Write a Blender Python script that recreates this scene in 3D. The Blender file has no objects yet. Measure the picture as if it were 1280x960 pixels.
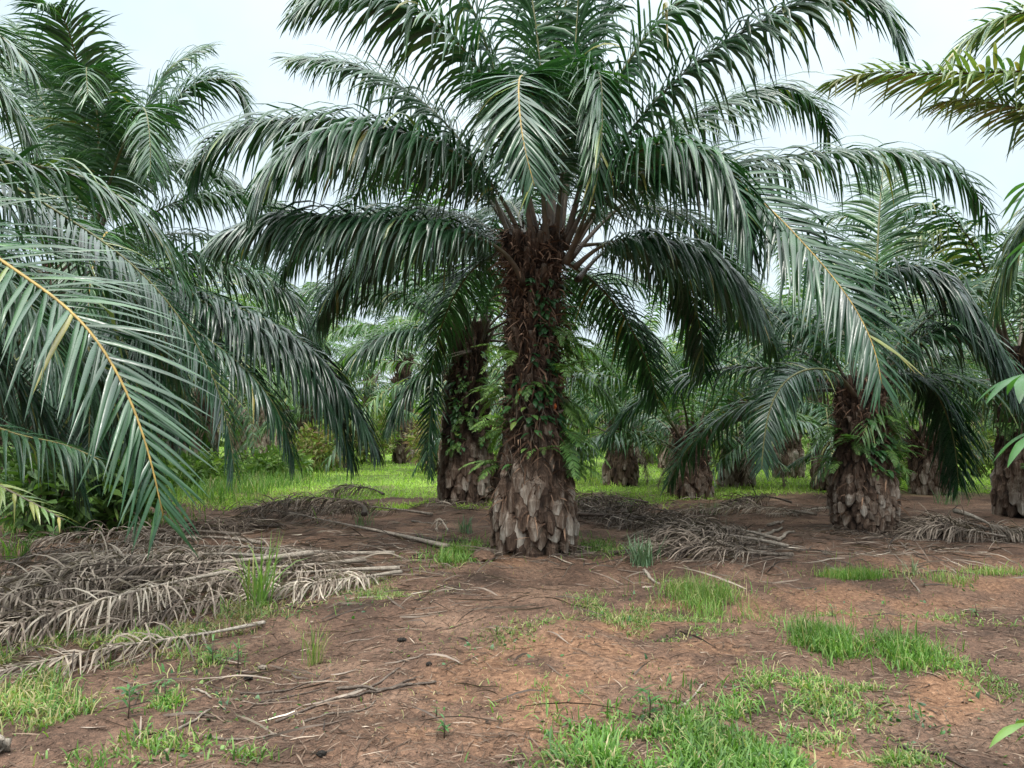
import bpy, math, random
import numpy as np
from mathutils import Vector

SC = bpy.context.scene
COL = SC.collection
R = math.radians
rs = np.random.RandomState(11)

# ------------------------------------------------------------------ camera
F = 961.0; CAMH = 1.55; PITCH = math.atan(55 / F)
cam_d = bpy.data.cameras.new('camera'); cam = bpy.data.objects.new('camera', cam_d)
COL.objects.link(cam); SC.camera = cam
cam.location = (0, 0, CAMH); cam.rotation_euler = (R(90) + PITCH, 0, 0)
cam_d.sensor_width = 36; cam_d.lens = 36 * F / 1280; cam_d.clip_start = .05; cam_d.clip_end = 3000

# ------------------------------------------------------------------ sky, sun, exposure
SUN_EL, SUN_ROT = R(62), R(200)
w = bpy.data.worlds.new('World'); SC.world = w; w.use_nodes = True
nt = w.node_tree; nt.nodes.clear()
def N(t, kind, **kw):
    n = t.nodes.new(kind)
    for k, v in kw.items():
        if k.startswith('i_'):
            n.inputs[k[2:].replace('_', ' ')].default_value = v
        else: setattr(n, k, v)
    return n
def L(t, a, b): t.links.new(a, b)
def ramp(t, stops, interp='LINEAR'):
    n = t.nodes.new('ShaderNodeValToRGB'); cr = n.color_ramp; cr.interpolation = interp
    while len(cr.elements) < len(stops): cr.elements.new(.5)
    for e, (p, c) in zip(cr.elements, stops):
        e.position = p; e.color = tuple(c) + ((1,) if len(c) == 3 else ())
    return n
sky = N(nt, 'ShaderNodeTexSky', sky_type='NISHITA', sun_disc=False, sun_elevation=SUN_EL, sun_rotation=SUN_ROT,
        dust_density=3.0)
tc = N(nt, 'ShaderNodeTexCoord')
sep = N(nt, 'ShaderNodeSeparateXYZ'); L(nt, tc.outputs['Generated'], sep.inputs[0])
# an overcast dome: brighter overhead than at the horizon, faintly mottled
elev = ramp(nt, [(0, (.50, .56, .60)), (.10, (.60, .68, .73)), (.48, (.61, .715, .785)), (.66, (1.7, 1.82, 1.86)), (.85, (3.6, 3.7, 3.75)), (1, (4.6, 4.65, 4.7))])
L(nt, sep.outputs['Z'], elev.inputs[0])
nz = N(nt, 'ShaderNodeTexNoise', i_Scale=1.7, i_Detail=5.0, i_Roughness=.55); L(nt, tc.outputs['Generated'], nz.inputs['Vector'])
nr = ramp(nt, [(.34, (.78, .85, .91)), (.66, (1.2, 1.17, 1.13))]); L(nt, nz.outputs['Fac'], nr.inputs[0])
mul = N(nt, 'ShaderNodeMix', data_type='RGBA', blend_type='MULTIPLY'); mul.inputs[0].default_value = 1
L(nt, elev.outputs[0], mul.inputs[6]); L(nt, nr.outputs[0], mul.inputs[7])
sc10 = N(nt, 'ShaderNodeVectorMath', operation='SCALE'); sc10.inputs['Scale'].default_value = 7.6
L(nt, mul.outputs[2], sc10.inputs[0])
mixs = N(nt, 'ShaderNodeMix', data_type='RGBA'); mixs.inputs[0].default_value = .9
L(nt, sky.outputs[0], mixs.inputs[6]); L(nt, sc10.outputs[0], mixs.inputs[7])
bg = N(nt, 'ShaderNodeBackground', i_Strength=.115); L(nt, mixs.outputs[2], bg.inputs[0])
wo = N(nt, 'ShaderNodeOutputWorld'); L(nt, bg.outputs[0], wo.inputs[0])

sd = bpy.data.lights.new('sun', 'SUN'); sd.energy = 1.5; sd.angle = R(10); sd.color = (1, .965, .9)
so = bpy.data.objects.new('sun', sd); COL.objects.link(so)
# sun_rotation is measured clockwise from +Y in the sky texture
sdir = Vector((math.sin(SUN_ROT) * math.cos(SUN_EL), math.cos(SUN_ROT) * math.cos(SUN_EL), math.sin(SUN_EL)))
so.rotation_euler = sdir.to_track_quat('Z', 'Y').to_euler(); so.location = (0, -10, 30)

SC.view_settings.view_transform = 'Standard'; SC.view_settings.look = 'None'
SC.view_settings.gamma = 1; SC.view_settings.exposure = .77
SC.render.engine = 'CYCLES'
SC.cycles.max_bounces = 6; SC.cycles.diffuse_bounces = 3; SC.cycles.glossy_bounces = 2
SC.cycles.transmission_bounces = 3; SC.cycles.sample_clamp_indirect = 6
SC.cycles.use_denoising = True
try: SC.cycles.denoiser = 'OPENIMAGEDENOISE'
except Exception: pass

# ------------------------------------------------------------------ pixel -> place
cp, sp_ = math.cos(PITCH), math.sin(PITCH)
def ray(px, py):
    x = (px - 640) / F; v = -(py - 480) / F
    return np.array([x, cp - v * sp_, sp_ + v * cp])
def at(px, py, d):                       # the point seen at a photograph pixel, d metres ahead
    r = ray(px, py); k = d / r[1]
    return np.array([r[0] * k, d, CAMH + r[2] * k])
def gz(px, py, z=0.0):                   # the point seen at a pixel on the level z
    r = ray(px, py); k = (z - CAMH) / r[2]
    return np.array([r[0] * k, r[1] * k, z])

# ------------------------------------------------------------------ numpy helpers
def nrm(v): return v / np.maximum(np.linalg.norm(v, axis=-1, keepdims=True), 1e-9)
_lat = np.random.RandomState(5).rand(256, 256)
def vnoise(x, y):
    xi = np.floor(x).astype(int); yi = np.floor(y).astype(int); fx = x - xi; fy = y - yi
    fx = fx * fx * (3 - 2 * fx); fy = fy * fy * (3 - 2 * fy)
    g = lambda a, b: _lat[a & 255, b & 255]
    return (g(xi, yi) * (1 - fx) + g(xi + 1, yi) * fx) * (1 - fy) + (g(xi, yi + 1) * (1 - fx) + g(xi + 1, yi + 1) * fx) * fy
def fbm(x, y, o=4, s=1.0):
    r = 0; a = .5; t = 0
    for k in range(o):
        r = r + a * vnoise(x * s + 17.3 * k, y * s - 9.1 * k); t += a; s *= 2.03; a *= .5
    return r / t
def spline(P, n=64):
    P = np.asarray(P, float); k = len(P)
    c = np.concatenate([[0], np.cumsum(np.linalg.norm(np.diff(P, axis=0), axis=1))])
    A = np.zeros((k, k)); B = np.zeros((k, 3)); h = np.diff(c)
    A[0, 0] = A[-1, -1] = 1
    for i in range(1, k - 1):
        A[i, i - 1] = h[i - 1]; A[i, i] = 2 * (h[i - 1] + h[i]); A[i, i + 1] = h[i]
        B[i] = 6 * ((P[i + 1] - P[i]) / h[i] - (P[i] - P[i - 1]) / h[i - 1])
    M = np.linalg.solve(A, B)
    u = np.linspace(0, c[-1], n * 3); j = np.clip(np.searchsorted(c, u, 'right') - 1, 0, k - 2)
    a = (c[j + 1] - u)[:, None]; b = (u - c[j])[:, None]; hj = h[j][:, None]
    Q = M[j] * a**3 / (6 * hj) + M[j + 1] * b**3 / (6 * hj) + (P[j] / hj - M[j] * hj / 6) * a + (P[j + 1] / hj - M[j + 1] * hj / 6) * b
    cc = np.concatenate([[0], np.cumsum(np.linalg.norm(np.diff(Q, axis=0), axis=1))])
    t = np.linspace(0, cc[-1], n)
    return np.stack([np.interp(t, cc, Q[:, i]) for i in range(3)], 1), cc[-1]

def mk(name, V, Fq, mat, parent=None, tint=None, smooth=True, link=True):
    me = bpy.data.meshes.new(name); V = np.asarray(V, np.float32); Fq = np.asarray(Fq, np.int32)
    k = Fq.shape[1]
    me.vertices.add(len(V)); me.vertices.foreach_set('co', V.ravel())
    me.loops.add(len(Fq) * k); me.loops.foreach_set('vertex_index', Fq.ravel())
    me.polygons.add(len(Fq)); me.polygons.foreach_set('loop_start', np.arange(0, len(Fq) * k, k, dtype=np.int32))
    me.polygons.foreach_set('use_smooth', np.full(len(Fq), smooth))
    if tint is not None:
        a = me.attributes.new('tint', 'FLOAT', 'POINT'); a.data.foreach_set('value', np.asarray(tint, np.float32))
    me.materials.append(mat); me.update(calc_edges=True)
    if not link: return me
    return link_mesh(name, me, parent)
def link_mesh(name, me, parent=None):
    o = bpy.data.objects.new(name, me); COL.objects.link(o)
    if parent is not None: o.parent = parent
    return o
def merge(parts):
    V, Fq, T, off = [], [], [], 0
    for v, f, t in parts:
        V.append(v); Fq.append(f + off); T.append(t); off += len(v)
    return np.concatenate(V), np.concatenate(Fq), np.concatenate(T)
def tag(o, label, cat, group=None, kind=None):
    if label: o['label'] = label
    if cat: o['category'] = cat
    if group: o['group'] = group
    if kind: o['kind'] = kind
    return o
def thing(name, label, cat, loc=(0, 0, 0), rz=0, group=None):
    o = bpy.data.objects.new(name, None); COL.objects.link(o); o.empty_display_size = .2
    o.location = loc; o.rotation_euler = (0, 0, rz)
    return tag(o, label, cat, group)
DOWN = np.array([0, 0, -1.0])

def ribbons(P0, D0, Ln, W, G, ref, S=5, wt=((0, .10, .42, .75, 1), (.5, 1, .88, .50, .03)), fold=.0, twist=None,
            kink=None, gp=1.2, floor=None, tint=None, tip_tint=0.0):
    """n tapering blades: start P0, direction D0, length Ln, width W, droop G, width reference ref"""
    n = len(P0); t = np.linspace(0, 1, S + 1); Gt = np.asarray(G)[:, None] * (t[None, :] ** gp)
    if kink is not None: Gt = np.where(t[None, :] > kink[:, None], Gt + 3.5, Gt)
    D = nrm(D0[:, None, :] + DOWN * Gt[..., None])
    step = (Ln / S)[:, None, None] * (D[:, :-1] + D[:, 1:]) * .5
    P = np.concatenate([P0[:, None], P0[:, None] + np.cumsum(step, 1)], 1)
    if floor is not None:
        P[..., 2] = np.maximum(P[..., 2], floor(P[..., 0], P[..., 1]) if callable(floor) else floor)
    wv = ref[:, None, :] - D * np.sum(ref[:, None, :] * D, -1, keepdims=True); wv = nrm(wv)
    if twist is not None:
        nv = np.cross(D, wv); a = (twist[:, None] * (.4 + .6 * t[None, :]))[..., None]
        wv = wv * np.cos(a) + nv * np.sin(a)
    wd = (np.asarray(W)[:, None] * np.interp(t, *wt)[None, :])[..., None] * .5
    if fold:
        nv = np.cross(D, wv); sgn = np.where(nv[..., 2:3] < 0, -1, 1)
        X = np.stack([P - wv * wd, P + nv * sgn * wd * fold, P + wv * wd], 2); c = 3
    else:
        X = np.stack([P - wv * wd, P + wv * wd], 2); c = 2
    V = X.reshape(-1, 3)
    base = (np.arange(n) * (S + 1) * c)[:, None, None]
    i = np.arange(S)[None, :, None]; j = np.arange(c - 1)[None, None, :]
    a = base + i * c + j
    Fq = np.stack([a, a + 1, a + 1 + c, a + c], -1).reshape(-1, 4)
    tv = np.zeros(n) if tint is None else tint
    T = np.repeat(np.clip(tv[:, None] + tip_tint * np.clip(t - .75, 0, 1)[None, :] * 4, 0, 1), c, 1).ravel()
    return V, Fq, T
def tube(C, rad, k=6, tint=.5, flat=1.0, up=None):
    C = np.asarray(C, float); n = len(C); T = nrm(np.gradient(C, axis=0))
    u = np.array([0, 0, 1.0]) if up is None else up
    if abs(T[0] @ u) > .95 and up is None: u = np.array([0, 1.0, 0])
    s = nrm(np.cross(T, u)); b = np.cross(s, T)
    a = np.linspace(0, 2 * math.pi, k, endpoint=False)
    rad = np.broadcast_to(rad, (n,))[:, None, None]
    V = C[:, None] + rad * (np.cos(a)[None, :, None] * s[:, None] + flat * np.sin(a)[None, :, None] * b[:, None])
    V = np.concatenate([V.reshape(-1, 3), C[:1], C[-1:]])
    i = np.arange(n - 1)[:, None]; j = np.arange(k)[None, :]; j2 = (j + 1) % k
    Fq = np.stack([i * k + j, i * k + j2, (i + 1) * k + j2, (i + 1) * k + j], -1).reshape(-1, 4)
    jj = np.arange(0, k, 2); e0, e1 = n * k, n * k + 1
    cap0 = np.stack([np.full(len(jj), e0), (jj + 2) % k, (jj + 1) % k, jj], 1)
    cap1 = np.stack([np.full(len(jj), e1), (n - 1) * k + jj, (n - 1) * k + (jj + 1) % k, (n - 1) * k + (jj + 2) % k], 1)
    Fq = np.concatenate([Fq, cap0, cap1])
    return V, Fq, np.full(len(V), tint) if np.isscalar(tint) else np.concatenate([np.repeat(tint, k), [tint[0], tint[-1]]])

# ------------------------------------------------------------------ materials
def new_mat(name):
    m = bpy.data.materials.new(name); m.use_nodes = True; t = m.node_tree; t.nodes.clear(); return m, t
def leaf_mat(name, stops, rough=.38, spec=.5, trans=.18, var=.35, scale=3.0):
    m, t = new_mat(name)
    at_ = N(t, 'ShaderNodeAttribute', attribute_name='tint')
    rp = ramp(t, stops); L(t, at_.outputs['Fac'], rp.inputs[0])
    tcn = N(t, 'ShaderNodeTexCoord'); nz = N(t, 'ShaderNodeTexNoise', i_Scale=scale, i_Detail=3.0)
    L(t, tcn.outputs['Object'], nz.inputs['Vector'])
    mr = N(t, 'ShaderNodeMapRange'); mr.inputs[1].default_value = .3; mr.inputs[2].default_value = .7
    mr.inputs[3].default_value = 1 - var; mr.inputs[4].default_value = 1 + var; L(t, nz.outputs['Fac'], mr.inputs[0])
    sc = N(t, 'ShaderNodeVectorMath', operation='SCALE'); L(t, rp.outputs[0], sc.inputs[0]); L(t, mr.outputs[0], sc.inputs['Scale'])
    p = N(t, 'ShaderNodeBsdfPrincipled', i_Roughness=rough); p.inputs['Specular IOR Level'].default_value = spec
    L(t, sc.outputs[0], p.inputs['Base Color'])
    nf = N(t, 'ShaderNodeTexNoise', i_Scale=scale * 14, i_Detail=4.0, i_Roughness=.7); L(t, tcn.outputs['Object'], nf.inputs['Vector'])
    rr = N(t, 'ShaderNodeMapRange'); rr.inputs[1].default_value = .3; rr.inputs[2].default_value = .7
    rr.inputs[3].default_value = rough * .72; rr.inputs[4].default_value = min(1, rough * 1.5); L(t, nf.outputs['Fac'], rr.inputs[0]); L(t, rr.outputs[0], p.inputs['Roughness'])
    o = N(t, 'ShaderNodeOutputMaterial')
    if trans > 0:
        tr = N(t, 'ShaderNodeBsdfTranslucent'); g = N(t, 'ShaderNodeMix', data_type='RGBA', blend_type='MULTIPLY')
        g.inputs[0].default_value = 1; g.inputs[7].default_value = (1.5, 1.9, .7, 1); L(t, sc.outputs[0], g.inputs[6])
        L(t, g.outputs[2], tr.inputs[0])
        mx = N(t, 'ShaderNodeMixShader'); mx.inputs[0].default_value = trans
        L(t, p.outputs[0], mx.inputs[1]); L(t, tr.outputs[0], mx.inputs[2]); L(t, mx.outputs[0], o.inputs[0])
    else: L(t, p.outputs[0], o.inputs[0])
    return m
GREENS = [(0, (.010, .035, .015)), (.35, (.026, .078, .028)), (.6, (.064, .140, .042)), (.78, (.16, .20, .05)), (.9, (.26, .22, .06)), (1, (.20, .13, .06))]
M_leaf = leaf_mat('palm_leaf', GREENS, rough=.28, spec=.55, trans=.15)
M_leaf_far = leaf_mat('palm_leaf_light', [(0, (.036, .080, .028)), (.4, (.075, .150, .045)), (.7, (.14, .22, .06)), (.9, (.24, .24, .07)), (1, (.22, .15, .07))], rough=.42, spec=.5, trans=.25)
M_stalk = leaf_mat('palm_stalk', [(0, (.045, .030, .020)), (.22, (.090, .066, .045)), (.42, (.070, .066, .034)), (.58, (.085, .100, .036)), (.8, (.22, .17, .05)), (1, (.36, .23, .055))], rough=.5, spec=.4, trans=0, scale=9)
M_dead = leaf_mat('dry_leaf', [(0, (.035, .027, .022)), (.3, (.10, .075, .058)), (.6, (.21, .165, .13)), (.85, (.34, .28, .22)), (1, (.52, .45, .36))], rough=.75, spec=.2, trans=.05, scale=6)
M_grass = leaf_mat('grass_blade', [(0, (.032, .072, .018)), (.35, (.085, .175, .036)), (.62, (.16, .26, .058)), (.8, (.28, .26, .11)), (1, (.36, .28, .17))], rough=.5, spec=.35, trans=.3, scale=1.5)
M_cover = leaf_mat('ground_cover', [(0, (.13, .23, .04)), (.5, (.27, .39, .075)), (.85, (.40, .47, .12)), (1, (.36, .36, .12))], rough=.55, spec=.3, trans=.35, scale=.6)
M_fern = leaf_mat('fern_leaf', [(0, (.035, .085, .025)), (.5, (.10, .20, .05)), (.8, (.18, .29, .07)), (1, (.2, .26, .09))], rough=.45, spec=.4, trans=.25, scale=5)
M_sedge = leaf_mat('sedge_blade', [(0, (.06, .12, .065)), (.6, (.15, .23, .12)), (1, (.26, .26, .14))], rough=.45, spec=.4, trans=.2)
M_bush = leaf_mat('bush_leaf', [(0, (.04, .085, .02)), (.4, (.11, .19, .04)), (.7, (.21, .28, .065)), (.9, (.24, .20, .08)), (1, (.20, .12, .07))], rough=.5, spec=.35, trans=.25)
M_litter = leaf_mat('litter', [(0, (.04, .028, .02)), (.35, (.11, .072, .05)), (.7, (.22, .16, .115)), (1, (.42, .34, .26))], rough=.8, spec=.15, trans=0, scale=4)
M_broad = leaf_mat('broad_leaf', [(0, (.022, .075, .022)), (.6, (.065, .17, .045)), (1, (.20, .28, .06))], rough=.38, spec=.5, trans=.3, scale=6)

def bark_mat(name, stops, bump=.5, scale=14):
    m, t = new_mat(name)
    at_ = N(t, 'ShaderNodeAttribute', attribute_name='tint'); rp = ramp(t, stops)
    tcn = N(t, 'ShaderNodeTexCoord'); mp = N(t, 'ShaderNodeMapping'); mp.inputs['Scale'].default_value = (1, 1, .16)
    L(t, tcn.outputs['Object'], mp.inputs[0])
    nz = N(t, 'ShaderNodeTexNoise', i_Scale=scale, i_Detail=7.0, i_Roughness=.65); L(t, mp.outputs[0], nz.inputs['Vector'])
    n2 = N(t, 'ShaderNodeTexNoise', i_Scale=60.0, i_Detail=6.0, i_Roughness=.7); L(t, mp.outputs[0], n2.inputs['Vector'])
    ad = N(t, 'ShaderNodeMath', operation='MULTIPLY_ADD'); L(t, nz.outputs['Fac'], ad.inputs[0]); ad.inputs[1].default_value = 1.1
    sb = N(t, 'ShaderNodeMath', operation='SUBTRACT'); L(t, at_.outputs['Fac'], sb.inputs[0]); sb.inputs[1].default_value = .55
    ad2 = N(t, 'ShaderNodeMath', operation='MULTIPLY_ADD'); L(t, n2.outputs['Fac'], ad2.inputs[0]); ad2.inputs[1].default_value = .8; L(t, ad.outputs[0], ad2.inputs[2])
    ad3 = N(t, 'ShaderNodeMath', operation='SUBTRACT'); L(t, ad2.outputs[0], ad3.inputs[0]); ad3.inputs[1].default_value = .40
    L(t, sb.outputs[0], ad.inputs[2]); L(t, ad3.outputs[0], rp.inputs[0])
    p = N(t, 'ShaderNodeBsdfPrincipled', i_Roughness=.85); p.inputs['Specular IOR Level'].default_value = .2
    L(t, rp.outputs[0], p.inputs['Base Color'])
    sm = N(t, 'ShaderNodeMath', operation='ADD'); L(t, nz.outputs['Fac'], sm.inputs[0]); L(t, n2.outputs['Fac'], sm.inputs[1])
    bp = N(t, 'ShaderNodeBump', i_Strength=min(1, bump * 1.25), i_Distance=.04); L(t, sm.outputs[0], bp.inputs['Height']); L(t, bp.outputs[0], p.inputs['Normal'])
    o = N(t, 'ShaderNodeOutputMaterial'); L(t, p.outputs[0], o.inputs[0])
    return m
M_bark = bark_mat('palm_trunk', [(0, (.018, .013, .010)), (.3, (.060, .038, .027)), (.5, (.13, .085, .060)), (.75, (.27, .215, .17)), (1, (.48, .425, .36))], bump=.8)
M_fibre = leaf_mat('trunk_fibre', [(0, (.02, .013, .010)), (.5, (.095, .055, .036)), (1, (.24, .15, .10))], rough=.9, spec=.1, trans=0, scale=9)
M_wood = bark_mat('dry_wood', [(0, (.045, .033, .026)), (.4, (.13, .10, .078)), (.7, (.26, .215, .17)), (1, (.42, .36, .29))], bump=.5, scale=25)
M_black = bark_mat('charred_clod', [(0, (.008, .007, .006)), (.6, (.02, .017, .014)), (1, (.05, .04, .035))])
M_fruit = leaf_mat('orange_bract', [(0, (.45, .09, .02)), (1, (.55, .14, .03))], rough=.5, trans=.05)

# ------------------------------------------------------------------ ground
BARE = [(700, 845, 150, 60, .9), (820, 830, 120, 30, .6), (1000, 765, 200, 22, .8), (1190, 865, 60, 28, 1.0), (610, 880, 120, 60, .75),
        (1080, 745, 120, 14, .7), (1030, 945, 60, 22, .8), (480, 900, 130, 50, .4), (930, 800, 110, 14, .6), (1180, 700, 130, 14, .5),
        (640, 700, 50, 12, .6), (400, 660, 60, 8, .8), (1240, 660, 60, 8, .5), (860, 625, 40, 6, .6)]
_tk = spline([(1330, 725, 0), (1180, 742, 0), (1050, 762, 0), (930, 802, 0), (800, 842, 0), (680, 872, 0), (560, 925, 0)], 26)[0]
BARE += [(float(q[0]), float(q[1]), 75, 10 + 26 * (q[1] - 725) / 200, .62) for q in _tk]
def ground_px(x, y):
    dz = -CAMH; dy = y * cp + dz * sp_; dz2 = -y * sp_ + dz * cp
    dy = np.maximum(dy, .2)
    return 640 + F * x / dy, 480 - F * dz2 / dy
def gh(x, y):
    d = np.hypot(x, y)
    near = np.clip(1.2 - d / 26, 0.1, 1)
    z = (fbm(x, y, 4, .45) - .5) * .16 + ((fbm(x, y, 4, 2.2) - .5) * .10 + (fbm(x + 40, y, 3, 9) - .5) * .036) * near
    # shallow wheel ruts of the track that crosses the front from left to right
    for k, off in ((-.24, 6.9), (-.24, 8.4)):
        s = (y - (off - k * -1 * (x - 3) * .0 + .16 * (x - 3))) / .33
        z = z - .085 * np.exp(-s * s) * np.clip((x + .2) / 1.5, 0, 1)
    for cx, cy, hh in ((.27, 9.5, .07), (-.94, 15.8, .08), (5.22, 11.4, .07)):
        z = z + hh * np.exp(-((x - cx) ** 2 + (y - cy) ** 2) / .62)
    # a hollow beside the middle grass clump
    z = z - .10 * np.exp(-(((x - 1.05) / .35) ** 2 + ((y - 6.0) / .22) ** 2))
    return z
def hillock(x, y, cx, cy, r, h): return h * np.exp(-((x - cx) ** 2 + (y - cy) ** 2) / r ** 2)
TR = {}                                   # trunk feet get a little raised soil
def gza(p): return np.array([p[0], p[1], float(gh(np.array(p[0]), np.array(p[1])))])

def axis(a, b, fine, far, grow=1.09):
    v = [a]; s = fine
    while v[-1] < b: v.append(v[-1] + fine)
    while v[-1] < far: s *= grow; v.append(v[-1] + s)
    return v
xs = np.array(axis(0, 5.5, .045, 900, 1.10)); xs = np.concatenate([-xs[:0:-1], xs])
yp = np.array(axis(2.0, 9.5, .04, 1200, 1.075)); yn = 2.0 - np.array(axis(.3, .6, .3, 600, 1.3))
ys = np.concatenate([yn[::-1], yp])
X, Y = np.meshgrid(xs, ys); Z = gh(X, Y) * (np.hypot(X, Y) < 200)
nx, ny = len(xs), len(ys)
i, j = np.meshgrid(np.arange(ny - 1), np.arange(nx - 1), indexing='ij'); a = i * nx + j
FQ = np.stack([a, a + 1, a + nx + 1, a + nx], -1).reshape(-1, 4)
PX, PY = ground_px(X, Y)
bare = np.zeros_like(X)
brk = np.clip((fbm(X + 9, Y - 4, 5, 2.6) - .36) * 5, .12, 1)
wob = (fbm(X, Y, 4, 1.3) - .5) * 2.2
for cx, cy, rx, ry, s in BARE:
    q = ((PX - cx) / rx) ** 2 + ((PY - cy) / ry) ** 2
    bare = np.maximum(bare, s * np.clip(1.35 - q + wob * 1.2, 0, 1) * (Y > 1.5))
bare *= brk
green = np.clip((Y - 17 + 3 * (fbm(X, Y, 3, .4) - .5) * 2) / 4, 0, 1)

mg, t = new_mat('soil')
A1 = N(t, 'ShaderNodeAttribute', attribute_name='bare'); A2 = N(t, 'ShaderNodeAttribute', attribute_name='green')
tcg = N(t, 'ShaderNodeTexCoord')
n1 = N(t, 'ShaderNodeTexNoise', i_Scale=1.1, i_Detail=8.0, i_Roughness=.62); L(t, tcg.outputs['Object'], n1.inputs['Vector'])
n2 = N(t, 'ShaderNodeTexNoise', i_Scale=26.0, i_Detail=6.0, i_Roughness=.7); L(t, tcg.outputs['Object'], n2.inputs['Vector'])
n3 = N(t, 'ShaderNodeTexNoise', i_Scale=120.0, i_Detail=3.0); L(t, tcg.outputs['Object'], n3.inputs['Vector'])
s1 = ramp(t, [(.34, (.052, .034, .025)), (.5, (.112, .068, .047)), (.66, (.18, .114, .078))]); L(t, n1.outputs['Fac'], s1.inputs[0])
s2 = ramp(t, [(.3, (.135, .070, .040)), (.55, (.200, .110, .064)), (.75, (.30, .185, .112))]); L(t, n2.outputs['Fac'], s2.inputs[0])
mb = N(t, 'ShaderNodeMix', data_type='RGBA'); L(t, A1.outputs['Fac'], mb.inputs[0]); L(t, s1.outputs[0], mb.inputs[6]); L(t, s2.outputs[0], mb.inputs[7])
sg = ramp(t, [(.3, (.06, .085, .022)), (.6, (.12, .17, .04)), (.8, (.17, .20, .06))]); L(t, n1.outputs['Fac'], sg.inputs[0])
mgx = N(t, 'ShaderNodeMix', data_type='RGBA'); L(t, A2.outputs['Fac'], mgx.inputs[0]); L(t, mb.outputs[2], mgx.inputs[6]); L(t, sg.outputs[0], mgx.inputs[7])
sp2 = ramp(t, [(.36, (.34, .33, .33)), (.5, (1, 1, 1)), (.64, (1.75, 1.66, 1.58))]); 
nm = N(t, 'ShaderNodeMath', operation='MULTIPLY_ADD'); nm.inputs[1].default_value = .6; L(t, n2.outputs['Fac'], nm.inputs[0])
nm2 = N(t, 'ShaderNodeMath', operation='MULTIPLY'); nm2.inputs[1].default_value = .4; L(t, n3.outputs['Fac'], nm2.inputs[0]); L(t, nm2.outputs[0], nm.inputs[2])
L(t, nm.outputs[0], sp2.inputs[0])
mm = N(t, 'ShaderNodeMix', data_type='RGBA', blend_type='MULTIPLY')
fb_ = N(t, 'ShaderNodeMapRange'); fb_.inputs[3].default_value = 1; fb_.inputs[4].default_value = .55; L(t, A1.outputs['Fac'], fb_.inputs[0]); L(t, fb_.outputs[0], mm.inputs[0]); L(t, mgx.outputs[2], mm.inputs[6]); L(t, sp2.outputs[0], mm.inputs[7])
pb = N(t, 'ShaderNodeBsdfPrincipled', i_Roughness=.93); pb.inputs['Specular IOR Level'].default_value = .15; L(t, mm.outputs[2], pb.inputs['Base Color'])
bp = N(t, 'ShaderNodeBump', i_Strength=.9, i_Distance=.03); L(t, nm.outputs[0], bp.inputs['Height']); L(t, bp.outputs[0], pb.inputs['Normal'])
og = N(t, 'ShaderNodeOutputMaterial'); L(t, pb.outputs[0], og.inputs[0])
gme = mk('ground', np.stack([X, Y, Z], -1).reshape(-1, 3), FQ, mg, link=False)
for nme, arr in (('bare', bare), ('green', green)):
    at_ = gme.attributes.new(nme, 'FLOAT', 'POINT'); at_.data.foreach_set('value', arr.ravel().astype(np.float32))
g = link_mesh('ground', gme); g['kind'] = 'structure'; g['label'] = 'bare reddish brown plantation soil with ruts and litter'

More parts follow.
